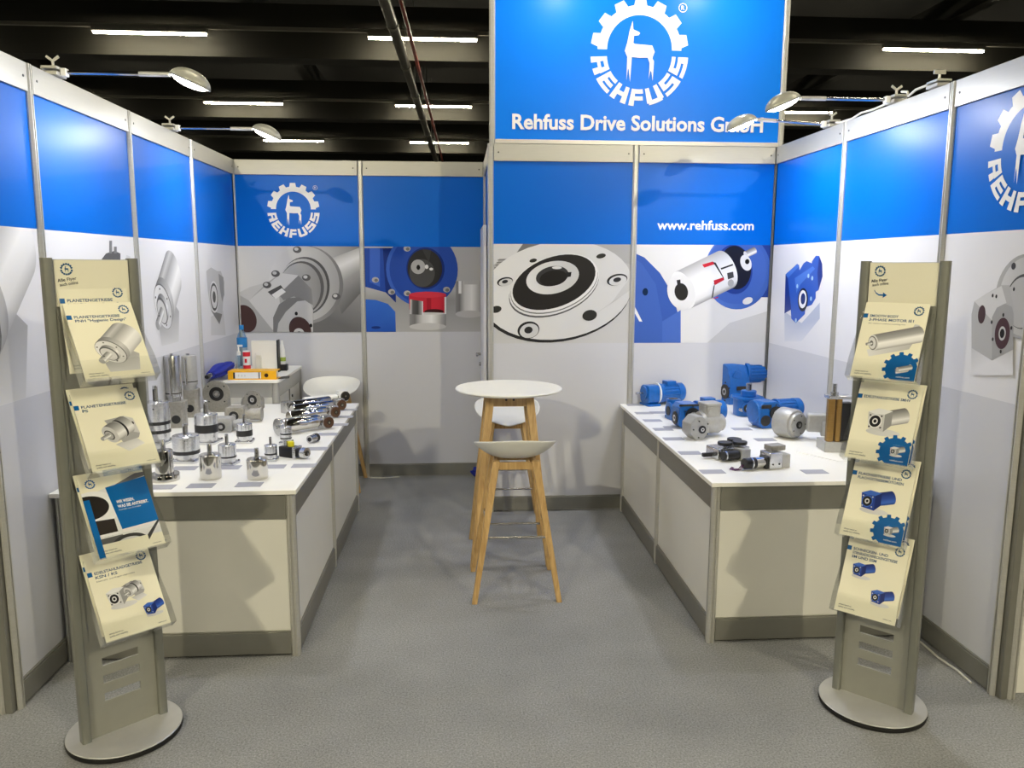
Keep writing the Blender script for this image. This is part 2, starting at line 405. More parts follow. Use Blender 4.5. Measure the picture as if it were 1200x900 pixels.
def pic_worm(a, c, s, blue=False, flip=False):
    f = -1 if flip else 1; P = lambda x, y: (c[0]+f*x*s, c[1]+y*s)
    T0 = a.T; a.T = lambda p: P(*p) if T0 is None else T0(P(*p))
    st = CYLB if blue else CYL; d0 = S(30, 62, 150) if blue else g(205); d1 = S(16, 40, 110) if blue else g(150); d2 = S(60, 104, 200) if blue else g(232)
    a.ell((.1, -.5), .6, .14, (g(205), g(222)))
    a.pcyl((.75, .25), (.15, .05), .3, .14, st, d1)
    a.poly([(-.55, .25), (-.2, .42), (.3, .36), (.34, -.2), (.1, -.48), (-.45, -.4)], d0); a.poly([(-.55, .25), (-.2, .42), (.3, .36), (.05, .2), (-.3, .18)], d2)
    a.poly([(.3, .36), (.34, -.2), (.1, -.48), (.05, .2)], d1)
    a.ell((-.25, -.1), .24, .27, d2); a.ell((-.25, -.1), .2, .23, S(30, 30, 34)); a.ell((-.25, -.1), .1, .12, g(226)); a.ell((-.25, -.1), .055, .065, g(20))
    for x, y in ((-.45, .12), (-.05, .12), (-.42, -.33), (-.02, -.33)): a.ell((x, y), .035, .035, g(60) if not blue else g(200), n=10)
    a.T = T0
def pic_motor(a, c, s):
    P = lambda x, y: (c[0]+x*s, c[1]+y*s)
    T0 = a.T; a.T = lambda p: P(*p) if T0 is None else T0(P(*p))
    a.poly([(-.6, -.4), (.7, -.02), (.6, -.3), (-.5, -.62)], lambda p: g(226) if p[1] < -.3 else g(190))
    a.poly([(.5, .2), (.62, .52), (.76, .5), (.78, .2)], g(205))
    a.pcyl((.8, .2), (-.45, -.16), .27, .14, [(0, g(160)), (.15, g(225)), (.4, g(246)), (.6, g(170)), (1, g(120))], g(215))
    a.ell((-.47, -.17), .24, .125, g(120), 106); a.ell((-.48, -.172), .2, .105, g(216), 106); a.ell((-.5, -.178), .09, .05, g(90), 106)
    a.pcyl((-.5, -.178), (-.64, -.22), .045, .03, CYL, g(140)); a.T = T0


# ================================================================== THE SETTING
H = 2.585; ZB0, ZB1 = 1.915, 2.47; ZP0 = 1.225; BASE = .105
BLUE = S(0, 102, 206); PW = S(222, 222, 227); PL = S(203, 204, 211)
TZ = .787
fl = MB(); fl.bb(-22, 22, -24, 40, -.05, 0); tag(fl.build('floor', 'carpet', flat=True), 'mottled grey carpet covering the booth floor', 'floor', kind='structure')

# hall ceiling: slab, cross beams (each a piece of it)
ce = MB(); ce.bb(-24, 24, -26, 60, 7.6, 7.8)
ceil = tag(ce.build('ceiling', 'hallceil', flat=True), 'dark exhibition hall ceiling above the booth', 'ceiling', kind='structure')
for k in range(-4, 8):
    y = 9.9+6.5*k
    b = MB(); b.bb(-24, 24, y, y+.5, 5.75, 6.75); b.build('cross_beam', 'hallbeam', ceil, flat=True)
    b = MB(); b.bb(-24, 24, y+3.0, y+3.12, 6.5, 6.62); b.build('conduit', 'hallbeam', ceil, flat=True)
for x in (-9.5, -2.4, 4.7, 11.8):
    b = MB(); b.bb(x, x+.28, -26, 60, 6.75, 7.2); b.build('long_beam', 'hallbeam', ceil, flat=True)

# light strips on tracks, a regular grid through the hall
def col_word(k): return {-3: 'far left', -2: 'outer left', -1: 'left', 0: 'middle', 1: 'inner right', 2: 'right', 3: 'far right'}[k]
seen = {(-1, 0): 'ceiling strip light at the upper left of the hall', (-1, 1): 'ceiling strip light above the second left arm lamp', (-1, 2): 'ceiling strip light glowing just behind the second left arm lamp head',
    (0, 0): 'nearest ceiling strip light crossing the thick dark pipe', (0, 1): 'middle of the three ceiling strip lights crossing the thick dark pipe', (0, 2): 'farthest ceiling strip light crossing the thick dark pipe',
    (2, 0): 'ceiling strip light at the upper right of the hall', (2, 1): 'ceiling strip light behind the right arm lamps'}
smesh = MB().bb(0, 2.05, -.03, .03, .016, .05); hmesh = MB().bb(-.02, 2.07, -.06, .06, .051, .12)
proto = None
for r in range(-4, 3):
    y = 9.45+6.5*r
    tr = MB(); tr.bb(-20, 20, y-.035, y+.035, 6.125, 6.19)
    tag(tr.build('light_track', 'conduit', flat=True), 'thin grey track carrying the row of ceiling strip lights, row %s' % {0: 'nearest beyond the booth', 1: 'second beyond the booth', 2: 'farthest beyond the booth', -1: 'above the rear walls', -2: 'above the booth', -3: 'above the aisle', -4: 'behind the aisle'}[r], 'track', 'light tracks of the hall')
    for k in range(-3, 4):
        x = .1+5.07*k
        lab = seen.get((k, r), 'hall ceiling strip light outside the view')
        if proto is None:
            t = thing('strip_light', lab, 'ceiling light', (x, y, 6.0), 0, 'hall ceiling strip lights')
            a = smesh.build('tube', 'strip', t, flat=True); b = hmesh.build('housing', 'conduit', t, flat=True); proto = (t, a, b)
        else:
            t = proto[0].copy(); COL.objects.link(t); t.location = (x, y, 6.0); t['label'] = lab
            for ch in proto[1:]:
                c = ch.copy(); COL.objects.link(c); c.parent = t
# pipes under the ceiling
PX = lambda y: .76+(y-6.2)*.0136
p = MB(); p.cyl((PX(-12), -12, 5.5), (PX(45), 45, 5.5), .085, n=16)
t = thing('ceiling_pipe', 'thick dark pipe running away under the hall ceiling', 'pipe')
p.build('pipe_run', 'pipe', t)
for k in range(14):
    y = 6.6+k*2.6; c = MB(); c.cyl((PX(y), y, 5.5), (PX(y), y+.10, 5.5), .1, n=16); c.cyl((PX(y), y+.05, 5.58), (PX(y), y+.05, 7.6), .012, n=8)
    c.build('pipe_clamp', 'conduit', t)
tag(MB().cyl((PX(-12)+.2, -12, 5.62), (PX(45)+.2, 45, 5.62), .035, n=12).build('sprinkler_pipe', 'redpipe'), 'thin red pipe beside the thick dark ceiling pipe', 'pipe')

# ------------------------------------------------------------------ booth walls (local frame: x to the viewer's right, -y to the viewer, z up)
OCT = []
for q in range(4):
    c_, s_ = [(1, 0), (0, 1), (-1, 0), (0, -1)][q]
    for a_, b_ in ((.02, -.010), (.02, -.004), (.013, -.004), (.013, .004), (.02, .004), (.02, .010)):
        OCT.append((a_*c_-b_*s_, a_*s_+b_*c_))
postm = MB().prism(OCT, 0, H)
def post_mesh(h):
    return MB().prism(OCT, 0, h)
def make_wall(name, label, loc, rz, posts, arts, h=H, endcap=()):
    w = thing(name, label, 'wall', loc, rz, kind='structure')
    for i, x in enumerate(posts):
        o = post_mesh(h).build('post', 'alu', w); o.location = (x, 0, 0)
    for i in range(len(posts)-1):
        x0, x1 = posts[i]+.018, posts[i+1]-.018
        pn = MB().bb(x0, x1, -.003, .005, BASE-.005, h-.1).build('panel', 'board', w, flat=True)
        r = MB(); r.bb(x0+.004, x1-.004, -.017, .017, h-.115, h); r.build('top_rail', 'alu_rail', w, bevel=.002)
        r = MB(); r.bb(x0+.002, x1-.002, -.017, .017, .012, BASE); r.bb(x0+.002, x1-.002, -.013, .013, BASE, BASE+.008); r.build('base_rail', 'alu_dark', w, bevel=.0015)
        for sx in (x0+.035, x1-.035):
            MB().cyl((sx, -.0172, h-.058), (sx, -.0186, h-.058), .0055, n=10).build('rail_bolt', 'groove', w)
        a = arts[i] if i < len(arts) else None
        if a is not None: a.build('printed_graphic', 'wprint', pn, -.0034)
    return w
def base_art(x0, x1, blue=True, ztop=None):
    a = Art(); a.clip = (x0+.018, BASE, x1-.018, H-.112)
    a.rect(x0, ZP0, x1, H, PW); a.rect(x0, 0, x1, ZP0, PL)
    if blue: a.rect(x0, ZB0, x1, H, BLUE)
    return a

# -- left wall: origin at its front end, x runs into the booth
LW = -3.46
lw = lambda px, py: (lambda P: (P.y-LW, P.z))(un(px, py, 'x', 0.0))
LP = [0, .46, 1.46, 2.46, 3.46]
arts = [base_art(LP[i], LP[i+1]) for i in range(4)]
c = lw(-22, 330); arts[0].clip = (.018, ZP0, .442, ZB0); pic_planetary(arts[0], (lw(-2, 308)[0]-.16, lw(-2, 308)[1]-.1), .62)
a = arts[1]; c = lw(128, 330); pic_motor(a, (c[0], c[1]-.05), .36)
a.poly([lw(117, 305), lw(123, 297), lw(133, 294), lw(140, 297), lw(140, 330), lw(117, 330)], g(92))
for x in (128.5, 134): a.poly([lw(x-1.6, 297), lw(x-1.6, 282 if x < 130 else 289), lw(x+1.6, 282 if x < 130 else 289), lw(x+1.6, 297)], g(130))
pic_planetary(arts[2], (lw(194, 348)[0], lw(194, 348)[1]), .40, 1.0)
a = arts[3]; c = lw(252, 346); pl = lambda x, y: lw(160+x/6.923, 270+y/6.923)
a.poly([pl(600, 700), pl(700, 650), pl(720, 850), pl(600, 850)], g(206))
a.poly([pl(560, 330), pl(600, 300), pl(650, 330), pl(680, 330), pl(708, 420), pl(700, 560), pl(690, 700), pl(668, 760), pl(600, 650), pl(575, 500)], g(190))
a.poly([pl(660, 350), pl(700, 380), pl(708, 520), pl(690, 580), pl(672, 480)], g(140)); a.poly([pl(600, 650), pl(690, 680), pl(668, 762)], g(120))
e = pl(625, 540); a.ell(e, .105, .115, g(222)); a.ell(e, .092, .100, g(50)); a.ell(e, .074, .082, g(214)); a.ell(e, .036, .042, g(60))
make_wall('wall_left', 'left booth wall of blue and white printed panels between aluminium posts', (0, LW, 0), PI/2, LP, arts)

# -- rear wall: two panels
bw = lambda px, py: (lambda P: (P.x, P.z))(un(px, py, 'y', 0.0))
arts = [base_art(0, 1), base_art(1, 2)]
a = arts[0]; logo(a, .468, 2.195, .205, WHITE)
q = lambda x, y: bw(270+x/7.5, 280+y/7.5)
def sc(w): return w/7.5/142.0
a.clip = (.02, ZP0, .98, ZB0)
a.band([(.0, ZB0), (.0, ZP0)], [(1, ZB0), (1, ZP0)], [(0, g(212)), (.35, g(205)), (.75, g(165)), (1, g(120))])
a.poly([q(500, 830), q(730, 620), q(1140, 380), q(1150, 830)], lambda p: g(150) if p[1] > 1.5 else g(104))
a.band([q(840, 190), q(1140, 75)], [q(980, 660), q(1150, 470)], [(0, g(170)), (.2, g(215)), (.5, g(150)), (1, g(100))])
a.ell(q(668, 405), sc(315), sc(335), (g(170), g(110)), -8); a.ell(q(650, 395), sc(300), sc(322), (g(214), g(150)), -8)
a.ell(q(655, 415), sc(212), sc(250), (g(100), g(70)), -8); a.ell(q(640, 420), sc(205), sc(240), (g(205), g(130)), -8); a.ell(q(628, 430), sc(190), sc(228), g(86), -8); a.ell(q(612, 440), sc(178), sc(222), (g(190), g(120)), -8)
a.poly([q(60, 480), q(180, 420), q(330, 380), q(450, 300), q(600, 320), q(715, 440), q(728, 600), q(520, 830), q(60, 830)], g(168))
a.poly([q(60, 480), q(180, 420), q(330, 380), q(165, 540)], g(196)); a.poly([q(165, 540), q(450, 300), q(600, 320), q(430, 480), q(440, 600), q(375, 800)], g(204))
a.poly([q(600, 320), q(715, 440), q(728, 580), q(560, 505), q(470, 540), q(430, 490)], g(128))
a.poly([q(330, 465), q(445, 405), q(490, 465), q(400, 528)], g(84)); a.poly([q(365, 490), q(455, 432), q(490, 465), q(400, 528)], g(226))
a.ell(q(135, 700), sc(92), sc(120), S(74, 54, 54), 18)
a.poly([q(380, 830), q(378, 690), q(430, 575), q(510, 520), q(600, 512), q(700, 560), q(730, 620), q(730, 830)], g(120)); a.poly([q(410, 830), q(425, 740), q(490, 640), q(590, 548), q(660, 540), q(705, 570), q(728, 620), q(728, 830)], g(186))
a.ell(q(615, 795), sc(92), sc(112), S(72, 54, 54), 20); a.ell(q(605, 830), sc(46), sc(46), g(200)); a.ell(q(607, 832), sc(20), sc(20), g(30))
for x, y in ((590, 95), (400, 305), (325, 405), (670, 340), (932, 505)): a.ell(q(x, y), sc(36), sc(28), g(88)); a.ell(q(x-8, y-6), sc(18), sc(14), g(190))
for x, y in ((582, 655), (710, 760)): a.ell(q(x, y), sc(13), sc(16), g(30))
a = arts[1]; q2 = lambda x, y: bw(420+x/7.5, 280+y/7.5); a.clip = (1.02, ZP0, 1.98, ZB0)
B1, B2, B3 = S(36, 72, 160), S(58, 98, 190), S(24, 48, 120)
a.band([(1, ZB0), (2, ZB0)], [(1, ZP0), (2, ZP0)], [(0, g(182)), (.5, g(176)), (.62, g(150)), (1, g(178))])
a.poly([q2(40, 80), q2(300, 80), q2(290, 480), q2(240, 470), q2(60, 420)], B1); a.poly([q2(100, 80), q2(190, 80), q2(190, 420), q2(100, 380)], B2); a.poly([q2(215, 80), q2(330, 80), q2(330, 560), q2(240, 470)], B3)
a.ell(q2(560, 270), sc(310), sc(320), (B2, B1)); a.ell(q2(575, 270), sc(295), sc(300), (B1, S(44, 80, 170)))
a.ell(q2(590, 260), sc(165), sc(180), B3); a.ell(q2(585, 260), sc(150), sc(165), g(46)); a.ell(q2(560, 300), sc(110), sc(120), g(74)); a.ell(q2(525, 245), sc(62), sc(62), g(168)); a.ell(q2(527, 250), sc(16), sc(22), g(20))
a.ell(q2(640, 265), sc(16), sc(12), g(220)); a.ell(q2(600, 245), sc(16), sc(18), g(214)); a.poly([q2(560, 90), q2(640, 100), q2(620, 210)], g(60))
for x, y in ((428, 85), (150, 360), (292, 465), (430, 478), (775, 445)): a.ell(q2(x, y), sc(30), sc(24), g(170)); a.ell(q2(x+6, y+4), sc(16), sc(14), g(110))
a.poly([q2(60, 530), q2(150, 535), q2(260, 570), q2(325, 640), q2(330, 830), q2(60, 830)], lambda p: S(52, 104, 200) if p[1] > 1.35 else S(40, 84, 178)); a.ell(q2(155, 778), sc(40), sc(12), B3)
MET = [(0, g(140)), (.15, g(120)), (.35, g(205)), (.6, g(232)), (.8, g(190)), (1, g(140))]
a.band([q2(855, 370), q2(855, 660)], [q2(1090, 370), q2(1090, 660)], MET); a.ell(q2(972, 660), sc(118), sc(32), g(186)); a.poly([q2(930, 360), q2(1060, 360), q2(1060, 400), q2(930, 400)], g(180)); a.poly([q2(880, 370), q2(905, 370), q2(905, 480), q2(880, 480)], g(230))
a.poly([q2(445, 490), q2(590, 462), q2(770, 490), q2(765, 660), q2(560, 660), q2(450, 620)], S(196, 44, 62)); a.ell(q2(610, 490), sc(160), sc(26), S(206, 56, 74)); a.poly([q2(600, 520), q2(640, 520), q2(640, 650), q2(600, 650)], S(160, 30, 46))
a.ell(q2(665, 638), sc(85), sc(22), S(60, 24, 28))
a.band([q2(450, 655), q2(450, 770)], [q2(770, 655), q2(770, 770)], MET); a.ell(q2(610, 770), sc(160), sc(32), g(198)); a.ell(q2(610, 655), sc(160), sc(10), g(205))
a.band([q2(455, 530), q2(455, 660)], [q2(568, 548), q2(568, 668)], [(0, g(214)), (.2, g(90)), (.6, g(70)), (.9, g(160)), (1, g(240))]); a.poly([q2(757, 510), q2(772, 510), q2(772, 660), q2(757, 660)], g(226))
make_wall('wall_back', 'rear booth wall with gear emblem and two printed pictures of drive parts', (0, 0, 0), 0, [0, 1, 2], arts)

# -- cabin front wall under the big sign
CYW = -1.0
cw = lambda px, py: (lambda P: (P.x-2, P.z))(un(px, py, 'y', CYW))
arts = [base_art(0, 1), base_art(1, 2)]
a = arts[0]; q = lambda x, y: cw(565+x/6, 270+y/6); a.clip = (.02, ZP0, .98, ZB0)
def sc(w): return w/6/167.0
a.band([(0, ZB0), (1, ZB0)], [(0, ZP0), (1, ZP0)], [(0, g(160)), (.3, g(190)), (1, g(200))])
a.poly([q(40, 90), q(300, 90), q(250, 160), q(60, 250)], g(214)); a.poly([q(290, 90), q(650, 90), q(660, 130), q(560, 160), q(240, 160)], g(118)); a.poly([q(700, 90), q(1050, 90), q(1050, 240), q(900, 200)], g(170))
a.poly([q(120, 200), q(320, 190), q(300, 270), q(60, 330)], g(168))
for k in range(5): a.poly([q(110-8*k, 205+18*k), q(320-8*k, 196+17*k), q(318-8*k, 202+17*k), q(108-8*k, 212+18*k)], g(120))
a.ell(q(520, 440), sc(540), sc(345), g(46), 8); a.ell(q(530, 425), sc(535), sc(340), (g(226), g(206)), 8)
a.poly([q(740, 620), q(1040, 420), q(1040, 330), q(900, 520)], g(196))
a.ell(q(505, 400), sc(330), sc(192), g(90), 20); a.ell(q(507, 388), sc(328), sc(192), g(222), 20); a.ell(q(507, 380), sc(320), sc(186), g(110), 20); a.ell(q(507, 372), sc(318), sc(186), g(226), 20)
a.ell(q(505, 365), sc(304), sc(174), S(44, 42, 42), 20); a.ell(q(495, 332), sc(188), sc(112), (g(226), g(196)), 12); a.ell(q(492, 322), sc(116), sc(68), g(60), 12); a.ell(q(500, 335), sc(98), sc(54), S(38, 36, 36), 10); a.poly([q(590, 295), q(628, 292), q(622, 325), q(590, 330)], g(40)); a.ell(q(525, 262), sc(34), sc(10), g(220))
for x, y, rx, ry in ((835, 180, 34, 16), (98, 555, 38, 24), (755, 597, 52, 38), (358, 212, 26, 13)): a.ell(q(x, y), sc(rx), sc(ry), S(52, 52, 50), 12)
for x, y, rx, ry in ((948, 347, 74, 40), (325, 700, 78, 60), (160, 360, 56, 30)): a.ell(q(x, y), sc(rx), sc(ry), g(44), 12); a.ell(q(x+5, y+5), sc(rx*.86), sc(ry*.84), g(205), 12); a.ell(q(x, y), sc(rx*.38), sc(ry*.4), g(48), 12)
a = arts[1]; a.text('www.rehfuss.com', 1.508, 2.02, .064, WHITE, .022, width=.69, align='c')
a.clip = (1.02, ZP0, 1.98, ZB0); q = lambda x, y: cw(735+x/6, 270+y/6)
B1, B2, B3 = S(58, 92, 174), S(84, 120, 200), S(36, 62, 140)
a.rect(1, ZP0, 2, ZB0, g(222)); a.poly([q(560, 790), q(720, 650), q(1010, 560), q(1010, 790)], g(202))
a.poly([q(30, 150), q(120, 190), q(230, 300), q(320, 450), q(375, 660), q(375, 800), q(30, 800)], B1)
a.poly([q(30, 190), q(100, 230), q(200, 380), q(245, 620), q(245, 800), q(30, 800)], S(66, 100, 182)); a.poly([q(40, 510), q(105, 640), q(85, 640), q(40, 560)], g(236)); a.ell(q(126, 432), sc(20), sc(26), S(16, 40, 74))
a.poly([q(245, 640), q(375, 560), q(375, 800), q(245, 800)], S(74, 108, 190))
a.poly([q(940, 95), q(1040, 95), q(1010, 470), q(920, 470)], B3); a.ell(q(775, 290), sc(240), sc(268), (B2, B1), 8); a.ell(q(765, 280), sc(220), sc(240), S(66, 100, 184), 8); a.ell(q(750, 275), sc(132), sc(175), B3, 12); a.ell(q(760, 262), sc(112), sc(155), S(28, 30, 44), 12)
a.pcyl(q(895, 140), q(830, 170), sc(24), sc(12), CYL, g(210)); a.ell(q(833, 228), sc(38), sc(58), g(224), 24); a.ell(q(842, 220), sc(16), sc(18), g(20)); a.ell(q(845, 495), sc(38), sc(24), g(214), 20)
W2 = [(0, g(150)), (.12, g(225)), (.4, g(244)), (.7, g(226)), (1, g(170))]
a.pcyl(q(690, 275), q(392, 420), sc(142), sc(72), W2, g(232))
a.poly([q(525, 240), q(600, 218), q(618, 236), q(540, 262)], S(196, 40, 56)); a.poly([q(600, 222), q(620, 226), q(676, 330), q(612, 362), q(606, 380), q(680, 345)], S(40, 40, 40)); a.poly([q(606, 352), q(672, 330), q(680, 348), q(612, 386)], S(196, 40, 56)); a.poly([q(606, 386), q(614, 386), q(600, 470), q(590, 480)], g(60)); a.poly([q(585, 482), q(640, 465), q(635, 475)], S(196, 40, 56)); a.poly([q(655, 265), q(740, 235), q(742, 246), q(660, 276)], g(46))
a.poly([q(700, 300), q(742, 290), q(748, 330), q(706, 345)], g(74)); a.ell(q(726, 370), sc(22), sc(26), g(170))
a.ell(q(378, 432), sc(98), sc(128), g(226), 20); a.ell(q(378, 432), sc(48), sc(62), S(44, 42, 40), 14); a.poly([q(345, 350), q(372, 345), q(374, 380), q(350, 380)], g(44))
make_wall('wall_cabin_front', 'right rear wall of blue and white printed panels under the big sign', (2, CYW, 0), 0, [0, 1, 2], arts)

# -- side of the cabin with its door, seen edge-on
ws = make_wall('wall_cabin_side', 'narrow side wall of the cabin beside the rear wall', (2, -.022, 0), -PI/2, [.03, .955], [base_art(.03, .955)])
d = thing('door_1', 'white cabin door seen edge-on beside the rear wall', 'door', (1.965, -.5, 0), -PI/2, kind='structure')
MB().bb(-.36, .36, -.012, .012, .12, 2.05).build('door_leaf', 'board', d, bevel=.002)
hd = MB(); hd.cyl((-.30, -.012, 1.06), (-.30, -.05, 1.06), .011, n=12); hd.cyl((-.30, -.045, 1.06), (-.19, -.045, 1.06), .009, n=12); hd.build('door_handle', 'steel', d)
MB().cyl((-.30, -.012, .98), (-.30, -.026, .98), .016, n=16).build('lock_cylinder', 'steel', d)

# -- right wall: origin at the rear corner, x runs towards the camera
RW = 4.0
rw = lambda px, py: (lambda P: (CYW-P.y, P.z))(un(px, py, 'x', RW))
RP = [0, 1, 2, 2.6]
arts = [base_art(RP[i], RP[i+1]) for i in range(3)]
a = arts[0]; q = lambda x, y: rw(900+x/7.5, 280+y/7.5)
B1, B2, B3 = S(44, 88, 186), S(70, 118, 210), S(24, 52, 136)
a.poly([q(150, 640), q(300, 740), q(460, 560), q(460, 700), q(300, 900), q(150, 900)], lambda p: S(176, 184, 206) if p[1] > 1.4 else S(214, 216, 224))
a.poly([q(390, 200), q(425, 148), q(455, 150), q(482, 220), q(485, 330), q(450, 450), q(420, 468)], B1); a.poly([q(455, 150), q(482, 220), q(485, 330), q(450, 450), q(440, 300)], B3)
a.poly([q(160, 310), q(262, 218), q(280, 232), q(282, 275), q(318, 215), q(345, 195), q(395, 215), q(425, 245), q(425, 520), q(390, 580), q(335, 600), q(330, 660), q(250, 740), q(210, 700), q(205, 620), q(150, 655)], B1)
a.poly([q(160, 310), q(262, 218), q(280, 240), q(180, 345)], B2); a.poly([q(240, 345), q(400, 240), q(420, 262), q(290, 400), q(255, 480)], B2); a.poly([q(160, 310), q(180, 345), q(210, 620), q(150, 655)], B3)
a.ell(q(312, 535), .075, .075, S(16, 20, 40)); a.ell(q(311, 530), .058, .058, g(236)); a.ell(q(314, 526), .034, .036, S(30, 50, 110))
for x, y in ((264, 415), (362, 325), (396, 345), (385, 525), (252, 715)): a.ell(q(x, y), .014, .014, S(170, 205, 240), n=14)
a = arts[1]; c = rw(1052, 360); pic_worm(a, (c[0], c[1]), .34, True, True)
a = arts[2]; q = lambda x, y: rw(1120+x/5.3, 270+y/5.3)
lc = rw(1207, 173); logo(a, lc[0], lc[1], .235, WHITE)
a.poly([q(110, 730), q(240, 800), q(370, 740), q(370, 900), q(110, 900)], lambda p: g(196) if p[1] > 1.4 else PW)
c = q(430, 410); a.ell(c, .16, .165, (g(176), g(140))); a.ell((c[0]+.012, c[1]), .148, .155, (g(206), g(150))); a.ell((c[0]+.006, c[1]-.02), .10, .108, g(80)); a.ell((c[0]+.0, c[1]-.024), .092, .10, g(180))
a.ell(q(374, 222), .013, .014, g(70))
a.poly([q(112, 520), q(130, 440), q(200, 395), q(300, 340), q(350, 340), q(375, 480), q(372, 740), q(240, 808), q(112, 730)], g(176)); a.poly([q(130, 440), q(200, 395), q(300, 345), q(330, 450), q(270, 480), q(240, 560)], g(206))
a.poly([q(240, 800), q(240, 540), q(270, 480), q(320, 455), q(365, 475), q(375, 520), q(372, 740)], g(160)); a.ell(q(176, 522), .024, .039, S(72, 54, 58)); c = q(304, 640); a.ell(c, .045, .064, S(76, 54, 60)); a.ell(c, .021, .029, g(190)); a.ell(c, .014, .019, g(28))
for x, y in ((245, 405), (268, 410), (378, 365), (312, 525), (362, 606), (246, 676), (296, 752), (240, 570)): a.ell(q(x, y), .006, .008, g(50), n=12)
make_wall('wall_right', 'right booth wall of blue and white printed panels with a large gear emblem', (RW, CYW, 0), -PI/2, RP, arts)

# front end profiles of the side walls (the wall turns outwards here)
for x, s, y in ((0, -1, LW), (RW, 1, CYW-2.6)):
    t = thing('trim_1' if s < 0 else 'trim_2', '%s front end profile of the booth wall with a pale return panel' % ('left' if s < 0 else 'right'), 'trim', (x+s*.05, y-.03, 0), 0, kind='structure')
    o = post_mesh(H).build('end_post', 'alu', t); o.location = (0, 0, 0)
    MB().bb(min(s*.02, s*.5), max(s*.02, s*.5), -.004, .004, .02, H).build('return_panel', 'cream', t, flat=True)
    MB().bb(min(-s*.05, -s*.02), max(-s*.05, -s*.02), -.016, .03, 0, H).build('end_profile', 'alu_dark', t, bevel=.003)

# ------------------------------------------------------------------ big header sign over the cabin
SZ0, SZ1 = 2.587, 3.78
hs = thing('header_sign', 'tall blue header sign with white gear emblem above the right rear wall', 'sign', (2.0, CYW, SZ0))
MB().bb(.03, 1.99, -.01, .02, .03, SZ1-SZ0-.03).build('sign_board', 'board', hs, flat=True)
for x in (.012, 2.012):
    f_ = MB().prism(OCT, -.02, SZ1-SZ0); o = f_.build('sign_post', 'alu', hs); o.location = (x, 0, 0)
for z in (.012, SZ1-SZ0-.012): MB().bb(.03, 1.995, -.02, .02, z-.014, z+.014).build('sign_rail', 'alu', hs, bevel=.002)
hw = lambda px, py: (lambda P: (P.x-2, P.z-SZ0))(un(px, py, 'y', CYW))
a = Art(); a.clip = (.03, .026, 1.99, SZ1-SZ0-.026); a.rect(0, 0, 2, 2, S(0, 122, 236))
c = hw(749, 62); r_ = (hw(806, 62)[0]-hw(692, 62)[0])/2
logo(a, c[0], c[1], r_, WHITE)
t0, t1 = hw(600, 151), hw(893, 153); a.text('Rehfuss Drive Solutions GmbH', (t0[0]+t1[0])/2, t0[1], .098, WHITE, .028, width=t1[0]-t0[0], align='c')
a.build('printed_graphic', 'wprint', hs, -.0105)

# ================================================================== FURNITURE
def counter(name, label, x0, x1, y0, y1, top, open_side, mids):
    """low display counter: aluminium frame, panels, white top. open_side = +1: the long visible side is at x1, -1: at x0"""
    t = thing(name, label, 'counter', ((x0+x1)/2, (y0+y1)/2, 0)); hx, hy = (x1-x0)/2, (y1-y0)/2
    MB().bb(-hx-.012, hx+.012, -hy-.014, hy+.012, top-.02, top).build('counter_top', 'laminate', t, bevel=.002)
    zt = top-.021
    ys = [-hy+.02]+[m-(y0+y1)/2 for m in mids]+[hy-.02]
    corners = [(sx*(hx-.02), y) for sx in (-1, 1) for y in ys]
    for x, y in corners:
        o = MB().prism(OCT, 0, zt).build('leg_post', 'alu', t); o.location = (x, y, 0)
    def face(a, b, n):
        a, b = Vector(a), Vector(b); d = (b-a).normalized(); L = (b-a).length
        T = Matrix(((d.x, -n[0], 0, a.x), (d.y, -n[1], 0, a.y), (0, 0, 1, 0), (0, 0, 0, 1)))
        MB().bb(.02, L-.02, -.016, .016, zt-.115, zt, T).build('top_rail', 'alu_dark', t, bevel=.0015)
        MB().bb(.02, L-.02, -.016, .016, .012, .115, T).bb(.02, L-.02, -.011, .011, .115, .122, T).build('base_rail', 'alu_dark', t, bevel=.0015)
        MB().bb(.018, L-.018, -.004, .004, .11, zt-.11, T).build('side_panel', 'cream', t, flat=True)
    xl, xr = -hx+.02, hx-.02
    face((xl, ys[0]), (xr, ys[0]), (0, -1)); face((xr, ys[-1]), (xl, ys[-1]), (0, 1))
    for a, b in zip(ys, ys[1:]):
        face((xr, a), (xr, b), (1, 0)); face((xl, b), (xl, a), (-1, 0))
    return t
counter('display_counter', 'left display counter with white top full of silver gearboxes', .017, 1.045, -3.10, -.905, TZ, 1, [-2.0])
counter('display_counter', 'right display counter with white top carrying blue and grey gear motors', 2.94, 3.962, -3.09, -1.03, TZ, -1, [-2.06])

# rounded storage counter behind the left display counter
SX0, SX1, SY0, SY1, STZ = .02, .492, -.875, -.04, .955
t = thing('storage_counter', 'taller pale storage counter with lockable door in the rear left corner', 'counter', ((SX0+SX1)/2, (SY0+SY1)/2, 0)); hx, hy = (SX1-SX0)/2, (SY1-SY0)/2
MB().prism(rrect(2*hx+.012, 2*hy+.012, .03), STZ-.02, STZ).build('counter_top', 'laminate', t, bevel=.002)
for sx in (-1, 1):
    for sy in (-1, 1):
        o = MB().lathe([(.028, 0), (.028, STZ-.02)], 20).build('leg_post', 'alu_rail', t); o.location = (sx*(hx-.028), sy*(hy-.028), 0)
for z0, z1 in ((STZ-.125, STZ-.02), (.012, .11)):
    MB().bb(-hx+.05, hx-.05, -hy+.004, -hy+.03, z0, z1).build('front_rail', 'alu_rail', t, bevel=.002)
    MB().bb(hx-.03, hx-.004, -hy+.05, hy-.05, z0, z1).build('side_rail', 'alu_rail', t, bevel=.002)
MB().bb(-hx+.045, hx-.045, -hy+.012, -hy+.02, .11, STZ-.12).build('front_panel', 'cream', t, flat=True)
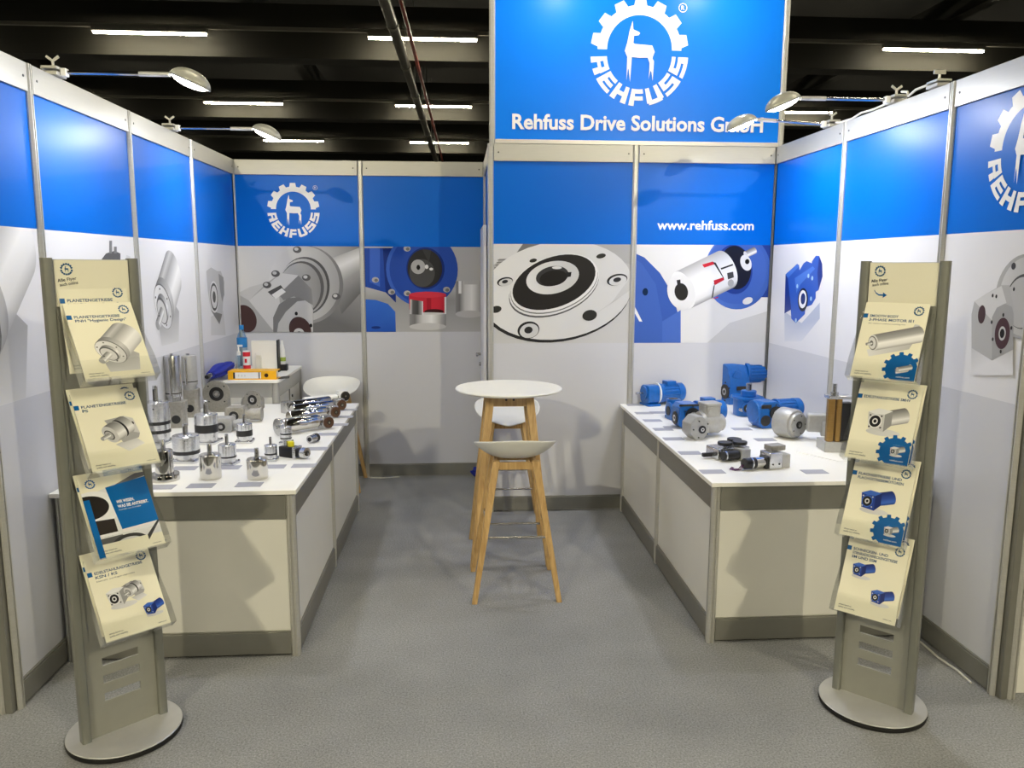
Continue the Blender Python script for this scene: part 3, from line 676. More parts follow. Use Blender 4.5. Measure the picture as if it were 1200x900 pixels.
MB().bb(hx-.022, hx-.014, -hy+.05, -.02, .11, STZ-.12).build('side_panel', 'cream', t, flat=True)
dr = MB().bb(hx-.026, hx-.01, .0, hy-.055, .11, STZ-.12).build('door', 'cream', t, bevel=.002)
MB().cyl((hx-.012, .06, STZ-.19), (hx-.002, .06, STZ-.19), .011, n=14).build('lock', 'darkm', dr)
MB().bb(hx-.026, hx-.008, -.016, -.004, .11, STZ-.12).build('mullion', 'alu_dark', t)
MB().bb(-hx+.02, -hx+.03, -hy+.05, hy-.05, .05, STZ-.05).build('wall_side_panel', 'cream', t, flat=True)

# ------------------------------------------------------------------ bar stools and bar table
def taper(p0, p1, a0, a1):
    """square leg from top p0 (side a0) to foot p1 (side a1), ends level with the floor"""
    p0, p1 = Vector(p0), Vector(p1); b = MB(); vs = []
    for p, a in ((p1, a1), (p0, a0)):
        for i, j in ((-1, -1), (1, -1), (1, 1), (-1, 1)): vs.append((p.x+i*a/2, p.y+j*a/2, p.z))
    return b.add(vs, [(3, 2, 1, 0), (4, 5, 6, 7), (0, 1, 5, 4), (1, 2, 6, 5), (2, 3, 7, 6), (3, 0, 4, 7)])
def seat_shell():
    b = MB(); NR, NA = 10, 48; vs = [(0, 0, .012)]; fs = []
    for i in range(1, NR+1):
        r = i/NR
        for k in range(NA):
            a = 2*PI*k/NA; c, s = math.cos(a), math.sin(a)
            e = 2.8; rr = 1/((abs(c)**e+abs(s)**e)**(1/e))
            back = max(0, (s+1)/2)**.6
            x, y = c*rr*.222*r*(1-.10*max(0, -s)), s*rr*.195*r
            z = .012 + (.128*back)*(r**3.0) - .018*(1-back)*r**3
            vs.append((x*(1+.02*back), y, z))
    for k in range(NA): fs.append((0, 1+k, 1+(k+1) % NA))
    for i in range(NR-1):
        for k in range(NA):
            o = 1+i*NA; fs.append((o+k, o+NA+k, o+NA+(k+1) % NA, o+(k+1) % NA))
    return b.add(vs, fs)
def stool(label, loc, rz):
    t = thing('bar_stool', label, 'stool', loc, rz, 'white bar stools with oak legs')
    s = seat_shell().build('seat_shell', 'shell', t, ang=80); s.location = (0, 0, .728)
    m = s.modifiers.new('thick', 'SOLIDIFY'); m.thickness = .011; m.offset = 1
    m = s.modifiers.new('sub', 'SUBSURF'); m.levels = 1; m.render_levels = 2
    tp, ft = .105, .225
    for sx in (-1, 1):
        for sy in (-1, 1):
            taper((sx*tp, sy*tp, .742 if sy < 0 else .742), (sx*ft, sy*ft, 0), .040, .028).build('leg', 'wood', t, bevel=.003)
    ap = MB()
    for s_ in (-1, 1):
        ap.bb(-tp, tp, s_*tp-.009, s_*tp+.009, .695, .735); ap.bb(s_*tp-.009, s_*tp+.009, -tp, tp, .695, .735)
    ap.build('apron', 'wood', t, bevel=.002)
    for (sa, z) in ((-1, .30), (1, .34)):
        k = tp+(ft-tp)*(1-z/.742)
        MB().cyl((-k, sa*k, z), (k, sa*k, z), .007, n=12).build('footrest_bar', 'steel', t)
        z2 = z+.06; k = tp+(ft-tp)*(1-z2/.742)
        MB().cyl((sa*k, -k, z2), (sa*k, k, z2), .007, n=12).build('footrest_bar', 'steel', t)
    return t
stool('white bar stool nearest the camera with its back turned', (2.075, -2.355, 0), PI)
stool('white bar stool behind the round table facing the camera', (2.10, -1.29, 0), 0)
stool('white bar stool half hidden behind the left display counter', (.762, -.245, 0), 0)
BT = (2.075, -1.83, 0); t = thing('bar_table', 'high round white table on four splayed oak legs', 'table', BT)
MB().lathe([(0, 1.012), (.25, 1.012), (.315, 1.026), (.322, 1.032), (.322, 1.036), (.318, 1.040), (0, 1.040)], 64).build('table_top', 'tablew', t)
for sx in (-1, 1):
    for sy in (-1, 1): taper((sx*.115, sy*.115, 1.012), (sx*.225, sy*.25, 0), .05, .032).build('leg', 'wood', t, bevel=.003)
for s_ in (-1, 1):
    ap = MB().bb(-.12, .12, s_*.118-.011, s_*.118+.011, .945, 1.012).build('apron', 'wood', t, bevel=.002)
    sc_ = MB()
    for x in (-.022, .022): sc_.cyl((x, s_*.129, .985), (x, s_*.1315, .985), .007, n=10)
    sc_.build('screw', 'darkm', ap)
    MB().bb(s_*.118-.011, s_*.118+.011, -.12, .12, .945, 1.012).build('apron', 'wood', t, bevel=.002)

# small things on the floor along the walls
sw = MB(); 
for k in range(7):
    a_ = k*.9; sw.prism(rect(.05+.01*(k % 3), .035, .008), -.008, .008, Matrix.Translation((.012*math.cos(a_), .012*math.sin(a_), .022+.006*k)) @ Matrix.Rotation(a_*1.7, 4, 'X') @ Matrix.Rotation(a_, 4, 'Z'))
o = sw.build('wrapper', 'umbrella', bevel=.002); o.location = (1.905, -.085, 0.012); tag(o, 'small crumpled blue wrapper on the carpet below the rear wall', 'wrapper')
o = MB().tube([(1.0+.01, -.035, .006), (1.05, -.05, .006), (1.13, -.06, .006), (1.2, -.05, .006), (1.27, -.032, .006)], .005).build('floor_cable', 'cable'); tag(o, 'short white cable on the carpet below the rear wall', 'cable')
o = MB().tube([(3.94, -3.05, .006), (3.955, -3.15, .006), (3.95, -3.3, .006), (3.965, -3.42, .006), (3.958, -3.52, .006)], .005).build('floor_cable', 'cable'); tag(o, 'thin pale cable on the carpet along the right wall', 'cable')

# ================================================================== BROCHURE STANDS
BW_, BH_ = .222, .305
CREAM = S(240, 236, 214); PB = S(0, 92, 160); INK = S(60, 66, 76)
def cover(kind, lines, sub=None, pic=None, corner=None):
    a = Art(.00005); w_, h_ = BW_, BH_; a.clip = (-w_/2, 0, w_/2, h_)
    a.rect(-w_/2, 0, w_/2, h_, CREAM)
    if kind == 'blue':
        a.poly([(-w_/2, .05), (w_/2, .05), (w_/2, .285), (0, .262), (-w_/2, .232)], g(224))
        a.ell((-.085, .185), .085, .065, g(236)); a.ell((-.1, .19), .066, .045, S(36, 32, 30)); a.poly([(-w_/2, .085), (-.03, .085), (-.03, .135), (-w_/2, .14)], S(46, 40, 36)); a.poly([(-w_/2, .07), (-.02, .074), (-.02, .086), (-w_/2, .085)], g(226)); a.poly([(-w_/2, .05), (0, .05), (-.02, .072), (-w_/2, .07)], g(96))
        a.ell((.0, .035), .06, .035, g(60)); a.ell((.0, .03), .048, .028, g(214)); a.poly([(.06, .03), (.111, .09), (.111, .1), (.05, .04)], g(60)); a.poly([(-.02, .25), (.08, .29), (w_/2, .29), (w_/2, .275)], g(120))
        a.poly([(-.03, .255), (.111, .272), (.111, .096), (-.015, .09)], S(0, 100, 172))
        a.rect(-w_/2, .0, .06, .05, CREAM); a.text('WIR WISSEN,', -.008, .188, .0115, WHITE, .03, width=.06); a.text('WAS SIE ANTREIBT.', -.008, .170, .0115, WHITE, .03, width=.105); a.text('Getriebe und Antriebe', -.008, .16, .005, WHITE, .0, width=.075)
        logo(a, -.075, .277, .017, PB, True)
        a.rect(-w_/2, .0, -w_/2+.02, .22, S(0, 100, 172))
    else:
        a.rect(-w_/2, h_-.064, -w_/2+.016, h_-.047, PB)
        for i, l in enumerate(lines): a.text(l, -w_/2+.023, h_-.060-.0155*i, .0105, S(20, 72, 116), .022, width=min(.165, .0092*len(l)))
        if sub: a.text(sub, -w_/2+.023, h_-.060-.0155*len(lines)+.003, .005, INK, 0, width=.13)
        logo(a, w_/2-.032, h_-.03, .018, S(16, 84, 130), True)
        if pic: pic(a)
    a.text('always based on', -w_/2+.014, .024, .0052, INK, .01); a.text('quality and reliability.', -w_/2+.014, .0145, .0052, INK, .01)
    if corner:
        c = (w_/2-.052, .048)
        for k in range(12):
            t_ = 30*k+8; p = lambda r, d: (c[0]+r*math.cos(math.radians(t_+d)), c[1]+r*math.sin(math.radians(t_+d)))
            a.poly([p(.05, -9), p(.064, -6), p(.064, 6), p(.05, 9)], PB)
        a.ell(c, .053, .053, PB); a.rect(c[0], 0, w_/2, .06, PB); corner(a, c); a.text('rehfuss.com', c[0]-.01, .012, .006, WHITE, .01, width=.045)
    else: a.text('rehfuss.com', w_/2-.014, .012, .0045, INK, 0, align='r')
    return a
COV = dict(
    L1=lambda: cover('w', ['PLANETENGETRIEBE', 'PNH "Hygienic Design"'], None, lambda a: pic_planetary(a, (.012, .125), .135)),
    L2=lambda: cover('w', ['PLANETENGETRIEBE', 'PS'], None, lambda a: pic_square_planetary(a, (.0, .145), .105)),
    L3=lambda: cover('blue', []),
    L4=lambda: cover('w', ['EDELSTAHLRADGETRIEBE', 'KSN / KS'], 'Edelstahl- und Kegelradgetriebe', lambda a: (pic_worm(a, (-.03, .15), .075), pic_square_planetary(a, (.015, .16), .06), pic_worm(a, (.062, .075), .05, True))),
    R1=lambda: cover('w', ['SMOOTH BODY', '3-PHASE MOTOR IE1'], 'AC motors without cooling fins', lambda a: pic_motor(a, (.0, .16), .12), lambda a, c: pic_motor(a, (c[0]+.005, c[1]), .035)),
    R2=lambda: cover('w', ['EDELSTAHLGETRIEBE SMHV'], None, lambda a: pic_worm(a, (-.005, .165), .10), lambda a, c: pic_worm(a, (c[0]+.003, c[1]+.004), .036)),
    R3=lambda: cover('w', ['FLACHGETRIEBE UND', 'FLACHGETRIEBEMOTOREN'], None, lambda a: pic_worm(a, (-.015, .155), .085, True), lambda a, c: pic_worm(a, (c[0]+.003, c[1]+.004), .036)),
    R4=lambda: cover('w', ['SCHNECKEN- UND', 'STIRNRADSCHNECKENGETRIEBE', 'SM UND SSM'], None, lambda a: (pic_worm(a, (-.045, .175), .058, True), pic_worm(a, (.04, .09), .058, True))),
)
def brochure(key, label, M4, group, page=.006):
    t = bpy.data.objects.new('brochure', None); COL.objects.link(t); t.matrix_world = M4; tag(t, label, 'brochure', group)
    MB().bb(-BW_/2, BW_/2, .0003, page, 0, BH_).build('pages', 'page', t, flat=True)
    COV[key]().build('cover', 'paper', t, 0)
    return t
def stand(label, loc, rz, header, tilt, off, zs, side):
    t = thing('brochure_stand', label, 'brochure stand', loc, rz, 'brochure stands')
    MB().lathe([(0, .0), (.196, .0), (.202, .003), (.204, .010), (.202, .017), (.197, .0195), (0, .0195)], 64).build('rubber_rim', 'rubber', t)
    MB().lathe([(.0, .0200), (.2, .0200), (.203, .0225), (.2, .0255), (0, .0255)], 64).build('base_disc', 'disc', t)
    hw_ = .125; TOP = 1.79
    for s_ in (-1, 1):
        MB().prism([(x+s_*(hw_+.014), y) for x, y in rrect(.032, .042, .007, 3)], .0255, TOP).build('upright', 'stand', t)
    bp = MB(); slots = [.155, .225, .295]
    z = .0255
    for q_ in slots+[None]:
        z1 = q_ if q_ else TOP-.005
        bp.bb(-hw_, hw_, -.004, .004, z, z1)
        if q_:
            bp.bb(-hw_, -.065, -.004, .004, q_, q_+.032); bp.bb(.065, hw_, -.004, .004, q_, q_+.032); z = q_+.032
    bp.build('back_panel', 'stand_panel', t, flat=True)
    hp = MB().bb(-hw_+.004, hw_-.004, -.012, -.005, 1.625, TOP-.006).build('header_plate', 'cream', t, bevel=.001)
    a = Art(.00006); a.rect(-.119, 1.627, .119, 1.782, CREAM); logo(a, -.082, 1.752, .02, S(20, 84, 130), True)
    a.text('Alle Flyer', -.112, 1.708, .011, INK, .01, rot=8, width=.06); a.text('auch online', -.106, 1.694, .011, INK, .01, rot=8, width=.058)
    if header:
        A_ = [(-.098, 1.682), (-.092, 1.672), (-.08, 1.664), (-.066, 1.664)]; B_ = [(x, y-.005) for x, y in A_]; a.band(A_, B_, [(0, PB), (1, PB)]); a.poly([(-.066, 1.672), (-.052, 1.6615), (-.066, 1.651)], PB)
    a.build('header_print', 'paper', hp, -.0125)
    for z in zs:
        R = Matrix.Translation((0, -off, z)) @ Matrix.Rotation(-tilt, 4, 'X')
        tr = MB(); tw = BW_/2+.012; k = .0025
        tr.bb(-tw, tw, .010, .010+k, -.012, .27, R); tr.bb(-tw, tw, -.042, .0125, -.0125, -.010, R)
        tr.bb(-tw, tw, -.042, -.042+k, -.010, .06, R)
        for s_ in (-1, 1):
            pts = [(-.042, -.010), (.0125, -.010), (.0125, .27), (.0, .27), (-.042, .06)]
            T = R @ Matrix(((0, 0, 1, s_*tw), (1, 0, 0, 0), (0, 1, 0, 0), (0, 0, 0, 1)))
            tr.prism(pts, -k/2, k/2, T)
        tr.build('tray', 'acrylic', t, flat=True)
    return t
def brochure_at(key, label, loc, rz, tilt, off, z, dx=0, dz=0, dy=0, roll=0, group=None):
    Mx = Matrix.Translation(loc) @ Matrix.Rotation(rz, 4, 'Z') @ Matrix.Translation((0, -off, z)) @ Matrix.Rotation(-tilt, 4, 'X') @ Matrix.Translation((dx, dy, dz)) @ Matrix.Rotation(roll, 4, 'Y')
    return brochure(key, label, Mx, group)
LS, LA = Vector((.497, -3.66, 0)), .733
RS, RA = Vector((3.447, -3.652, 0)), -.79
LZ = [1.383, 1.073, .772, .472]; RZ = [1.36, 1.052, .748, .442]
stand('grey brochure stand on a round foot in front of the left display counter', LS, LA, False, .63, .195, LZ, 1)
stand('grey brochure stand on a round foot in front of the right display counter', RS, RA, True, .46, .165, RZ, -1)
LG, RG = 'brochures in the left stand', 'brochures in the right stand'
for i, (k, front, back) in enumerate((('L1', 'front cream brochure with silver planetary gearbox in the top tray of the left stand', 'brochure sticking up behind the top tray brochure of the left stand'),
    ('L2', 'front cream brochure with square-flanged gearbox in the second tray of the left stand', 'brochure peeking above the front one in the second tray of the left stand'),
    ('L3', 'blue and white brochure with ring picture in the third tray of the left stand', 'pale brochure peeking behind the blue one in the left stand'),
    ('L4', 'cream brochure with steel and blue gearboxes in the lowest tray of the left stand', 'brochure peeking above the front one in the lowest tray of the left stand'))):
    brochure_at(k, front, LS, LA, .63, .195, LZ[i], 0, -.009, -.022, 0, LG)
    brochure_at('L4' if k == 'L3' else k, back, LS, LA, .63, .195, LZ[i], -.004, (.085, .018, .012, .02)[i], -.008, 0, LG) if i else brochure_at(k, back, LS, LA, .20, .070, 1.40, -.002, 0, 0, 0, LG)
for i, (k, front, back) in enumerate((('R1', 'cream brochure with smooth steel motor in the top tray of the right stand', None),
    ('R2', 'cream brochure with steel worm gearbox in the second tray of the right stand', 'brochure peeking behind the steel worm gearbox brochure of the right stand'),
    ('R3', 'cream brochure with one blue gear motor in the third tray of the right stand', 'brochure peeking above the front one in the third tray of the right stand'),
    ('R4', 'cream brochure with two blue gearboxes in the lowest tray of the right stand', 'brochure peeking above the front one in the lowest tray of the right stand'))):
    brochure_at(k, front, RS, RA, .46, .165, RZ[i], 0, -.009, -.022, 0, RG)
    if back: brochure_at(k, back, RS, RA, .46, .165, RZ[i], .006, (.0, .006, .02, .02)[i], -.008, 0, RG)

# ================================================================== EXHIBITS
def tp(px, py, z=None): return un(px, py, 'z', TZ if z is None else z)
def from_px(x0, x1, ytop, ybot):
    """base centre, radius and height of an upright round thing seen between these pixels on a counter top"""
    P = tp((x0+x1)/2, ybot); 
    for _ in range(3):
        s_ = pxm(P); r = (x1-x0)/2/s_; k = (CZ-TZ)/(P-CAM).length
        P = tp((x0+x1)/2, ybot-r*s_*k)
    return P, r, (ybot-ytop-2*r*s_*k)/s_/math.sqrt(1-k*k)
GP = 'planetary gearboxes standing on the left counter'
def planetary(label, x0, x1, ytop, ybot, yshaft, bands, mat='alum', flange=1.12, screw=True, keyed=True):
    P, r, h = from_px(x0, x1, ytop, ybot)
    t = thing('planetary_gearbox', label, 'gearbox', P, random.uniform(-.2, .2), GP)
    s_ = pxm(P); hs = max(.02, (ytop-yshaft)/s_+r*.25)
    fb = .012
    MB().prism(rrect(2*r*flange, 2*r*flange, r*.3), .0, fb).build('square_flange', 'alum', t, bevel=.0012)
    prev = fb; seg = []
    MB().lathe([(r*.93, fb), (r*.93, h*.30), (r, h*.31), (r, h-.003), (r-.003, h), (r*.5, h), (r*.46, h+.003), (0, h+.003)], 40).build('body', mat, t)
    for b0, b1 in bands:
        MB().lathe([(r*.9, h*b0), (r*1.012, h*b0), (r*1.012, h*b1), (r*.9, h*b1)], 40, close=True).build('seal_ring', 'black', t)
    sh = MB().lathe([(r*.2, h+.003), (r*.2, h+hs-.002), (r*.2-.0015, h+hs), (0, h+hs)], 20).build('output_shaft', 'steel', t)
    if keyed: MB().bb(-r*.06, r*.06, -r*.245, -r*.1, h+.006, h+hs*.8).build('shaft_key', 'darkm', sh)
    if screw:
        for a_ in (-1.25, .3, 1.9, 3.4):
            MB().cyl((math.cos(a_)*r*.96, math.sin(a_)*r*.96, h*.86), (math.cos(a_)*r*1.01, math.sin(a_)*r*1.01, h*.86), r*.06, n=8).build('screw', 'groove', t)
    bb_ = MB()
    for k in range(4):
        a_ = PI/4+k*PI/2; bb_.cyl((math.cos(a_)*r*1.32*flange/1.12, math.sin(a_)*r*1.32*flange/1.12, fb), (math.cos(a_)*r*1.32*flange/1.12, math.sin(a_)*r*1.32*flange/1.12, fb+.004), r*.08, n=8)
    bb_.build('flange_bolts', 'darkm', t)
    return t
planetary('silver gearbox with one thin black ring standing behind the two polished cylinders', 204, 234, 506.5, 543, 497, [(.30, .44)])
planetary('silver gearbox with broad black band standing below the blue umbrella tip', 230, 256, 482.5, 521, 470, [(.38, .66)])
planetary('small silver gearbox with broad black band beside the grey worm gear blocks', 278, 296, 494, 520, 486, [(.36, .66)])
planetary('small silver gearbox with thin black ring and dark hole, between the polished cylinders', 257, 277, 518, 546, 509, [(.36, .44)])
planetary('small silver gearbox with thin black ring behind the right polished cylinder', 310.5, 325, 519.5, 541, 512, [(.40, .50)])
planetary('slim silver gearbox with two thin black rings beside the lying motors', 329, 342, 498.5, 521, 490.5, [(.30, .38), (.55, .63)])
planetary('large silver gearbox with two black rings half hidden behind the left stand', 171, 200, 468, 521, 453, [(.25, .33), (.46, .54)])
GC = 'polished steel cylinders along the front edge of the left counter'
def polished(label, x0, x1, ytop, ybot, yshaft):
    P, r, h = from_px(x0, x1, ytop, ybot); s_ = pxm(P)
    t = thing('polished_gearbox', label, 'gearbox', P, 0, GC)
    MB().lathe([(r*.97, 0), (r, .004), (r, h-.008), (r*.94, h-.004), (r*.92, h), (r*.5, h), (r*.44, h+.005), (r*.3, h+.006), (0, h+.006)], 48).build('body', 'chrome', t)
    hs = (ytop-yshaft)/s_+r*.25
    MB().lathe([(r*.21, h+.006), (r*.21, h+hs-.002), (r*.19, h+hs), (0, h+hs)], 20).build('output_shaft', 'steel', t)
polished('polished steel cylinder with shaft, middle of the front edge of the left counter', 235, 259.5, 529, 563, 520)
polished('polished steel cylinder with shaft nearest the right corner of the left counter', 290, 314, 534, 563, 525)
P, r, h = from_px(177, 210, 552, 566); t = thing('flanged_gearbox', 'polished steel tube on a round flange just beside the left stand', 'gearbox', P)
MB().lathe([(r, 0), (r, .026), (r*.97, .03), (r*.5, .03), (0, .03)], 48).build('round_flange', 'chrome', t)
rt_ = r*.62; MB().lathe([(rt_, .03), (rt_, .135), (rt_*.95, .14), (rt_*.4, .14), (0, .14)], 40).build('tube', 'chrome', t)
MB().lathe([(rt_*.25, .14), (rt_*.25, .185), (rt_*.2, .188), (0, .188)], 20).build('output_shaft', 'steel', t)

# tall upright stainless gear motors
def upright(label, x0, x1, ytop, ybody, ybot, xb0, xb1, tm='steel'):
    P = tp((xb0+xb1)/2, ybot-4); s_ = pxm(P); r = (x1-x0)/2/s_; bw_ = (xb1-xb0)/s_; zb = (ybot-ybody-4)/s_; zt = (ybot-ytop-6)/s_
    t = thing('upright_gear_motor', label, 'gear motor', P, .12, 'upright stainless gear motors')
    ox = ((x0+x1)-(xb0+xb1))/2/s_
    b = MB(); b.prism(rect(bw_, bw_*.9, bw_*.18), 0, zb*.62); b.build('gear_housing', 'cast', t, bevel=.003)
    MB().prism(rect(bw_*1.05, bw_*.95, bw_*.1), zb*.62, zb*.9).build('flange_block', 'cast', t, bevel=.002)
    MB().lathe([(r*.85, zb*.9), (r*.85, zb+.008), (r*.98, zb+.01), (r, zb+.016), (r, zt-.006), (r*.96, zt), (0, zt)], 36, Matrix.Translation((ox, 0, 0))).build('motor_tube', tm, t)
    MB().lathe([(r*1.01, zb+.03), (r*1.01, zb+.036)], 36, Matrix.Translation((ox, 0, 0))).build('ring', 'darkm', t)
    MB().cyl((ox-r*.1, -r*1.04, zb+.02), (ox-r*.1, -r*1.04, zt-.01), r*.16, n=12).build('cable_gland', 'chrome', t)
    MB().cyl((0, -bw_*.45, zb*.3), (0, -bw_*.47, zb*.3), bw_*.25, n=24).build('output_seal', 'black', t)
    MB().cyl((ox, 0, zt), (ox, 0, zt+.012), r*.2, n=12).build('top_plug', 'steel', t)
upright('left of two tall upright stainless gear motors, with a bright cable tube', 197, 215, 414, 466, 504, 199, 219)
upright('right of two tall upright stainless gear motors, plain tube on a square block', 214.5, 233.5, 414, 452, 492, 216, 234, 'silverp')

# grey worm gearboxes
def worm(label, cx, cy, rpx, ybase, blk, rz=0, motor=None, rdisc=None, mat='cast'):
    """cx,cy = output disc centre, rpx its radius, ybase = pixel row of its foot"""
    P = tp(cx, ybase); s_ = pxm(P); r = rpx/s_; zc = (ybase-cy)/s_
    t = thing('worm_gearbox', label, 'gearbox', P, rz, 'grey worm gearboxes on the left counter')
    bx_, by_, bz_ = blk
    MB().prism(rect(bx_, bz_, min(bx_, bz_)*.16), 0, by_, Matrix.Translation((0, by_, bz_/2)) @ Matrix.Rotation(PI/2, 4, 'X')).build('housing', mat, t, bevel=.003)
    d = MB(); d.cyl((0, 0, zc), (0, -.014, zc), r*1.0, n=40); d.cyl((0, by_*.3, zc), (0, 0, zc), r*.8, n=32); d.build('output_flange', mat, t, bevel=.0015)
    R_ = Matrix.Translation((0, -.014, zc)) @ Matrix.Rotation(PI/2, 4, 'X'); k = r*(rdisc or .52)
    MB().lathe([(k*.5, .0), (k, .0), (k, .002), (k*.5, .002)], 32, R_, close=True).build('shaft_seal', 'black', t)
    MB().lathe([(k*.24, .0), (k*.48, .0), (k*.48, .004), (k*.24, .004)], 24, R_, close=True).build('hollow_shaft', 'steel', t)
    for q_ in range(4):
        a_ = PI/4+q_*PI/2; MB().cyl((math.cos(a_)*r*.8, -.014, zc+math.sin(a_)*r*.8), (math.cos(a_)*r*.8, -.0155, zc+math.sin(a_)*r*.8), r*.06, n=8).build('bolt_hole', 'groove', t)
    if motor:
        d_, L, rm = motor; z = bz_*.5
        MB().cyl((d_*bx_*.4, by_*.5, z), (d_*(bx_*.5+L*.3), by_*.5, z), rm*.8, n=28).cyl((d_*(bx_*.5+L*.3), by_*.5, z), (d_*(bx_*.5+L), by_*.5, z), rm, n=28).build('motor', mat, t, bevel=.002)
        MB().cyl((d_*(bx_*.5+L), by_*.5, z), (d_*(bx_*.5+L+.01), by_*.5, z), rm*1.12, n=28).build('motor_flange', mat, t, bevel=.0015)
    return t
worm('largest grey worm gearbox with round flange and black seal below the umbrella', 255.5, 461, 15.8, 483, (.13, .08, .12), 0)
worm('grey worm gearbox with round flange in front of the storage counter', 297.5, 468, 11, 481, (.10, .06, .09), -.25, (-1, .025, .040))
worm('grey worm gearbox with a short motor stub pointing right', 275, 487, 6.2, 496, (.12, .09, .10), 0, (1, .09, .038), .9)
worm('pale grey worm block with black bore behind the black-banded gearbox', 260, 499.5, 5.2, 507, (.12, .09, .085), 0, (1, .06, .03), .95, 'silverp')

# stainless motors lying on the counter
def lying(label, pa, pb, rpx, left, right, mat='chrome', seal='bronze'):
    """tube from pixel pa (left end) to pb (right end), both at the tube's axis"""
    s0 = pxm(tp(*pa)); r = rpx/s0; z = TZ+r+.012
    A, B = un(pa[0], pa[1], 'z', z), un(pb[0], pb[1], 'z', z); d = (B-A); L = d.length
    t = thing('stainless_motor', label, 'motor', (A.x, A.y, TZ), math.atan2(d.y, d.x), 'stainless motors lying on the left counter'); c = r+.012
    Rx = Matrix.Translation((0, 0, c)) @ Matrix.Rotation(PI/2, 4, 'Y')
    MB().lathe([(r*.9, 0), (r, .006), (r, L*.62), (r*.93, L*.63), (r*.93, L*.66), (r, L*.67), (r, L-.006), (r*.9, L), (0, L)], 36, Rx).build('motor_tube', mat, t)
    if left == 'flange':
        MB().lathe([(r*1.22, -.016), (r*1.22, 0), (0, 0)], 36, Rx).build('end_flange', 'steel', t)
        MB().lathe([(0, -.03), (r*.25, -.03), (r*.25, -.016)], 16, Rx).build('shaft', 'steel', t)
    elif left == 'gear':
        MB().prism(rect(.075, .075, .015), 0, .075, Matrix.Translation((-.04, 0, 0))).build('gear_housing', 'steel', t, bevel=.003)
        MB().cyl((-.035, -.0375, .045), (-.035, -.05, .045), .03, n=28).build('output_flange', 'steel', t); MB().cyl((-.035, -.05, .045), (-.035, -.052, .045), .02, n=24).build('shaft_seal', 'black', t); MB().cyl((-.035, -.052, .045), (-.035, -.055, .045), .009, n=16).build('hollow_shaft', 'steel', t)
    if right:
        MB().lathe([(r*.7, L), (r*.7, L+.02), (0, L+.02)], 28, Rx).build('neck', 'steel', t)
        R2 = Matrix.Translation((L+.05, 0, 0))
        MB().prism(rect(.072, .072, .014), 0, .078, R2).build('gear_housing', mat if mat != 'chrome' else 'steel', t, bevel=.003)
        MB().cyl((L+.05, -.036, .041), (L+.05, -.048, .041), .034, n=28).build('output_flange', seal, t); MB().cyl((L+.05, -.048, .041), (L+.05, -.050, .041), .014, n=20).build('hollow_shaft', 'darkm', t); MB().cyl((L+.05, -.050, .041), (L+.05, -.0515, .041), .007, n=16).build('bore', 'steel', t)
lying('front stainless motor lying on the left counter, bronze disc at its right end', (328, 500), (372, 493), 7.8, 'flange', True)
lying('second stainless motor from the front, partly hidden by the front one', (338, 488.5), (381, 482), 6.4, None, True)
lying('third stainless motor lying behind, its right end with a brown disc', (342, 480.5), (389, 474), 5.6, None, True)
lying('rearmost stainless motor with a black-sealed gear head at its left end', (343, 475), (386, 469), 5.2, 'gear', False)
lying('white painted motor with gear head lying behind the stainless motors', (356, 469.5), (394, 465), 3.8, None, True, 'whitep', 'darkm')
# small parts at the right edge
P = tp(366, 519); t = thing('coupling', 'small steel coupling lying alone near the right edge of the left counter', 'coupling', (P.x, P.y, TZ), .9)
MB().cyl((-.02, 0, .02), (.022, 0, .02), .018, n=24).build('sleeve', 'steel', t); MB().cyl((.022, 0, .02), (.035, 0, .02), .020, n=24).build('collar', 'darkm', t); MB().cyl((-.02, 0, .02), (-.022, 0, .02), .010, n=16).build('bore', 'black', t)
t.rotation_euler = (0, 0, 1.1); t.scale = (1.2,)*3
P = tp(331, 534); t = thing('servo_motor', 'black servo motor with yellow cap and silver end lying near the corner', 'motor', (P.x, P.y, TZ), -.5)
t.scale = (1.18,)*3
MB().bb(0, .075, -.024, .024, 0, .048).build('motor_body', 'black', t, bevel=.004); MB().bb(.075, .09, -.025, .025, .0, .05).build('adapter', 'alum', t, bevel=.002); MB().cyl((.09, 0, .025), (.112, 0, .025), .021, n=24).build('ring', 'black', t); MB().cyl((.112, 0, .025), (.135, 0, .025), .024, n=28).build('gear_stage', 'alum', t); MB().cyl((.135, 0, .025), (.137, 0, .025), .012, n=20).build('shaft_seal', 'darkm', t); MB().cyl((.135, 0, .025), (.15, 0, .025), .006, n=14).build('shaft', 'steel', t)
MB().lathe([(.014, .048), (.014, .066), (.011, .07), (0, .07)], 20, Matrix.Translation((.05, 0, 0))).build('connector_cap', 'yellowp', t); MB().lathe([(.013, .048), (.013, .07), (0, .07)], 20, Matrix.Translation((.022, 0, 0))).build('connector', 'steel', t)

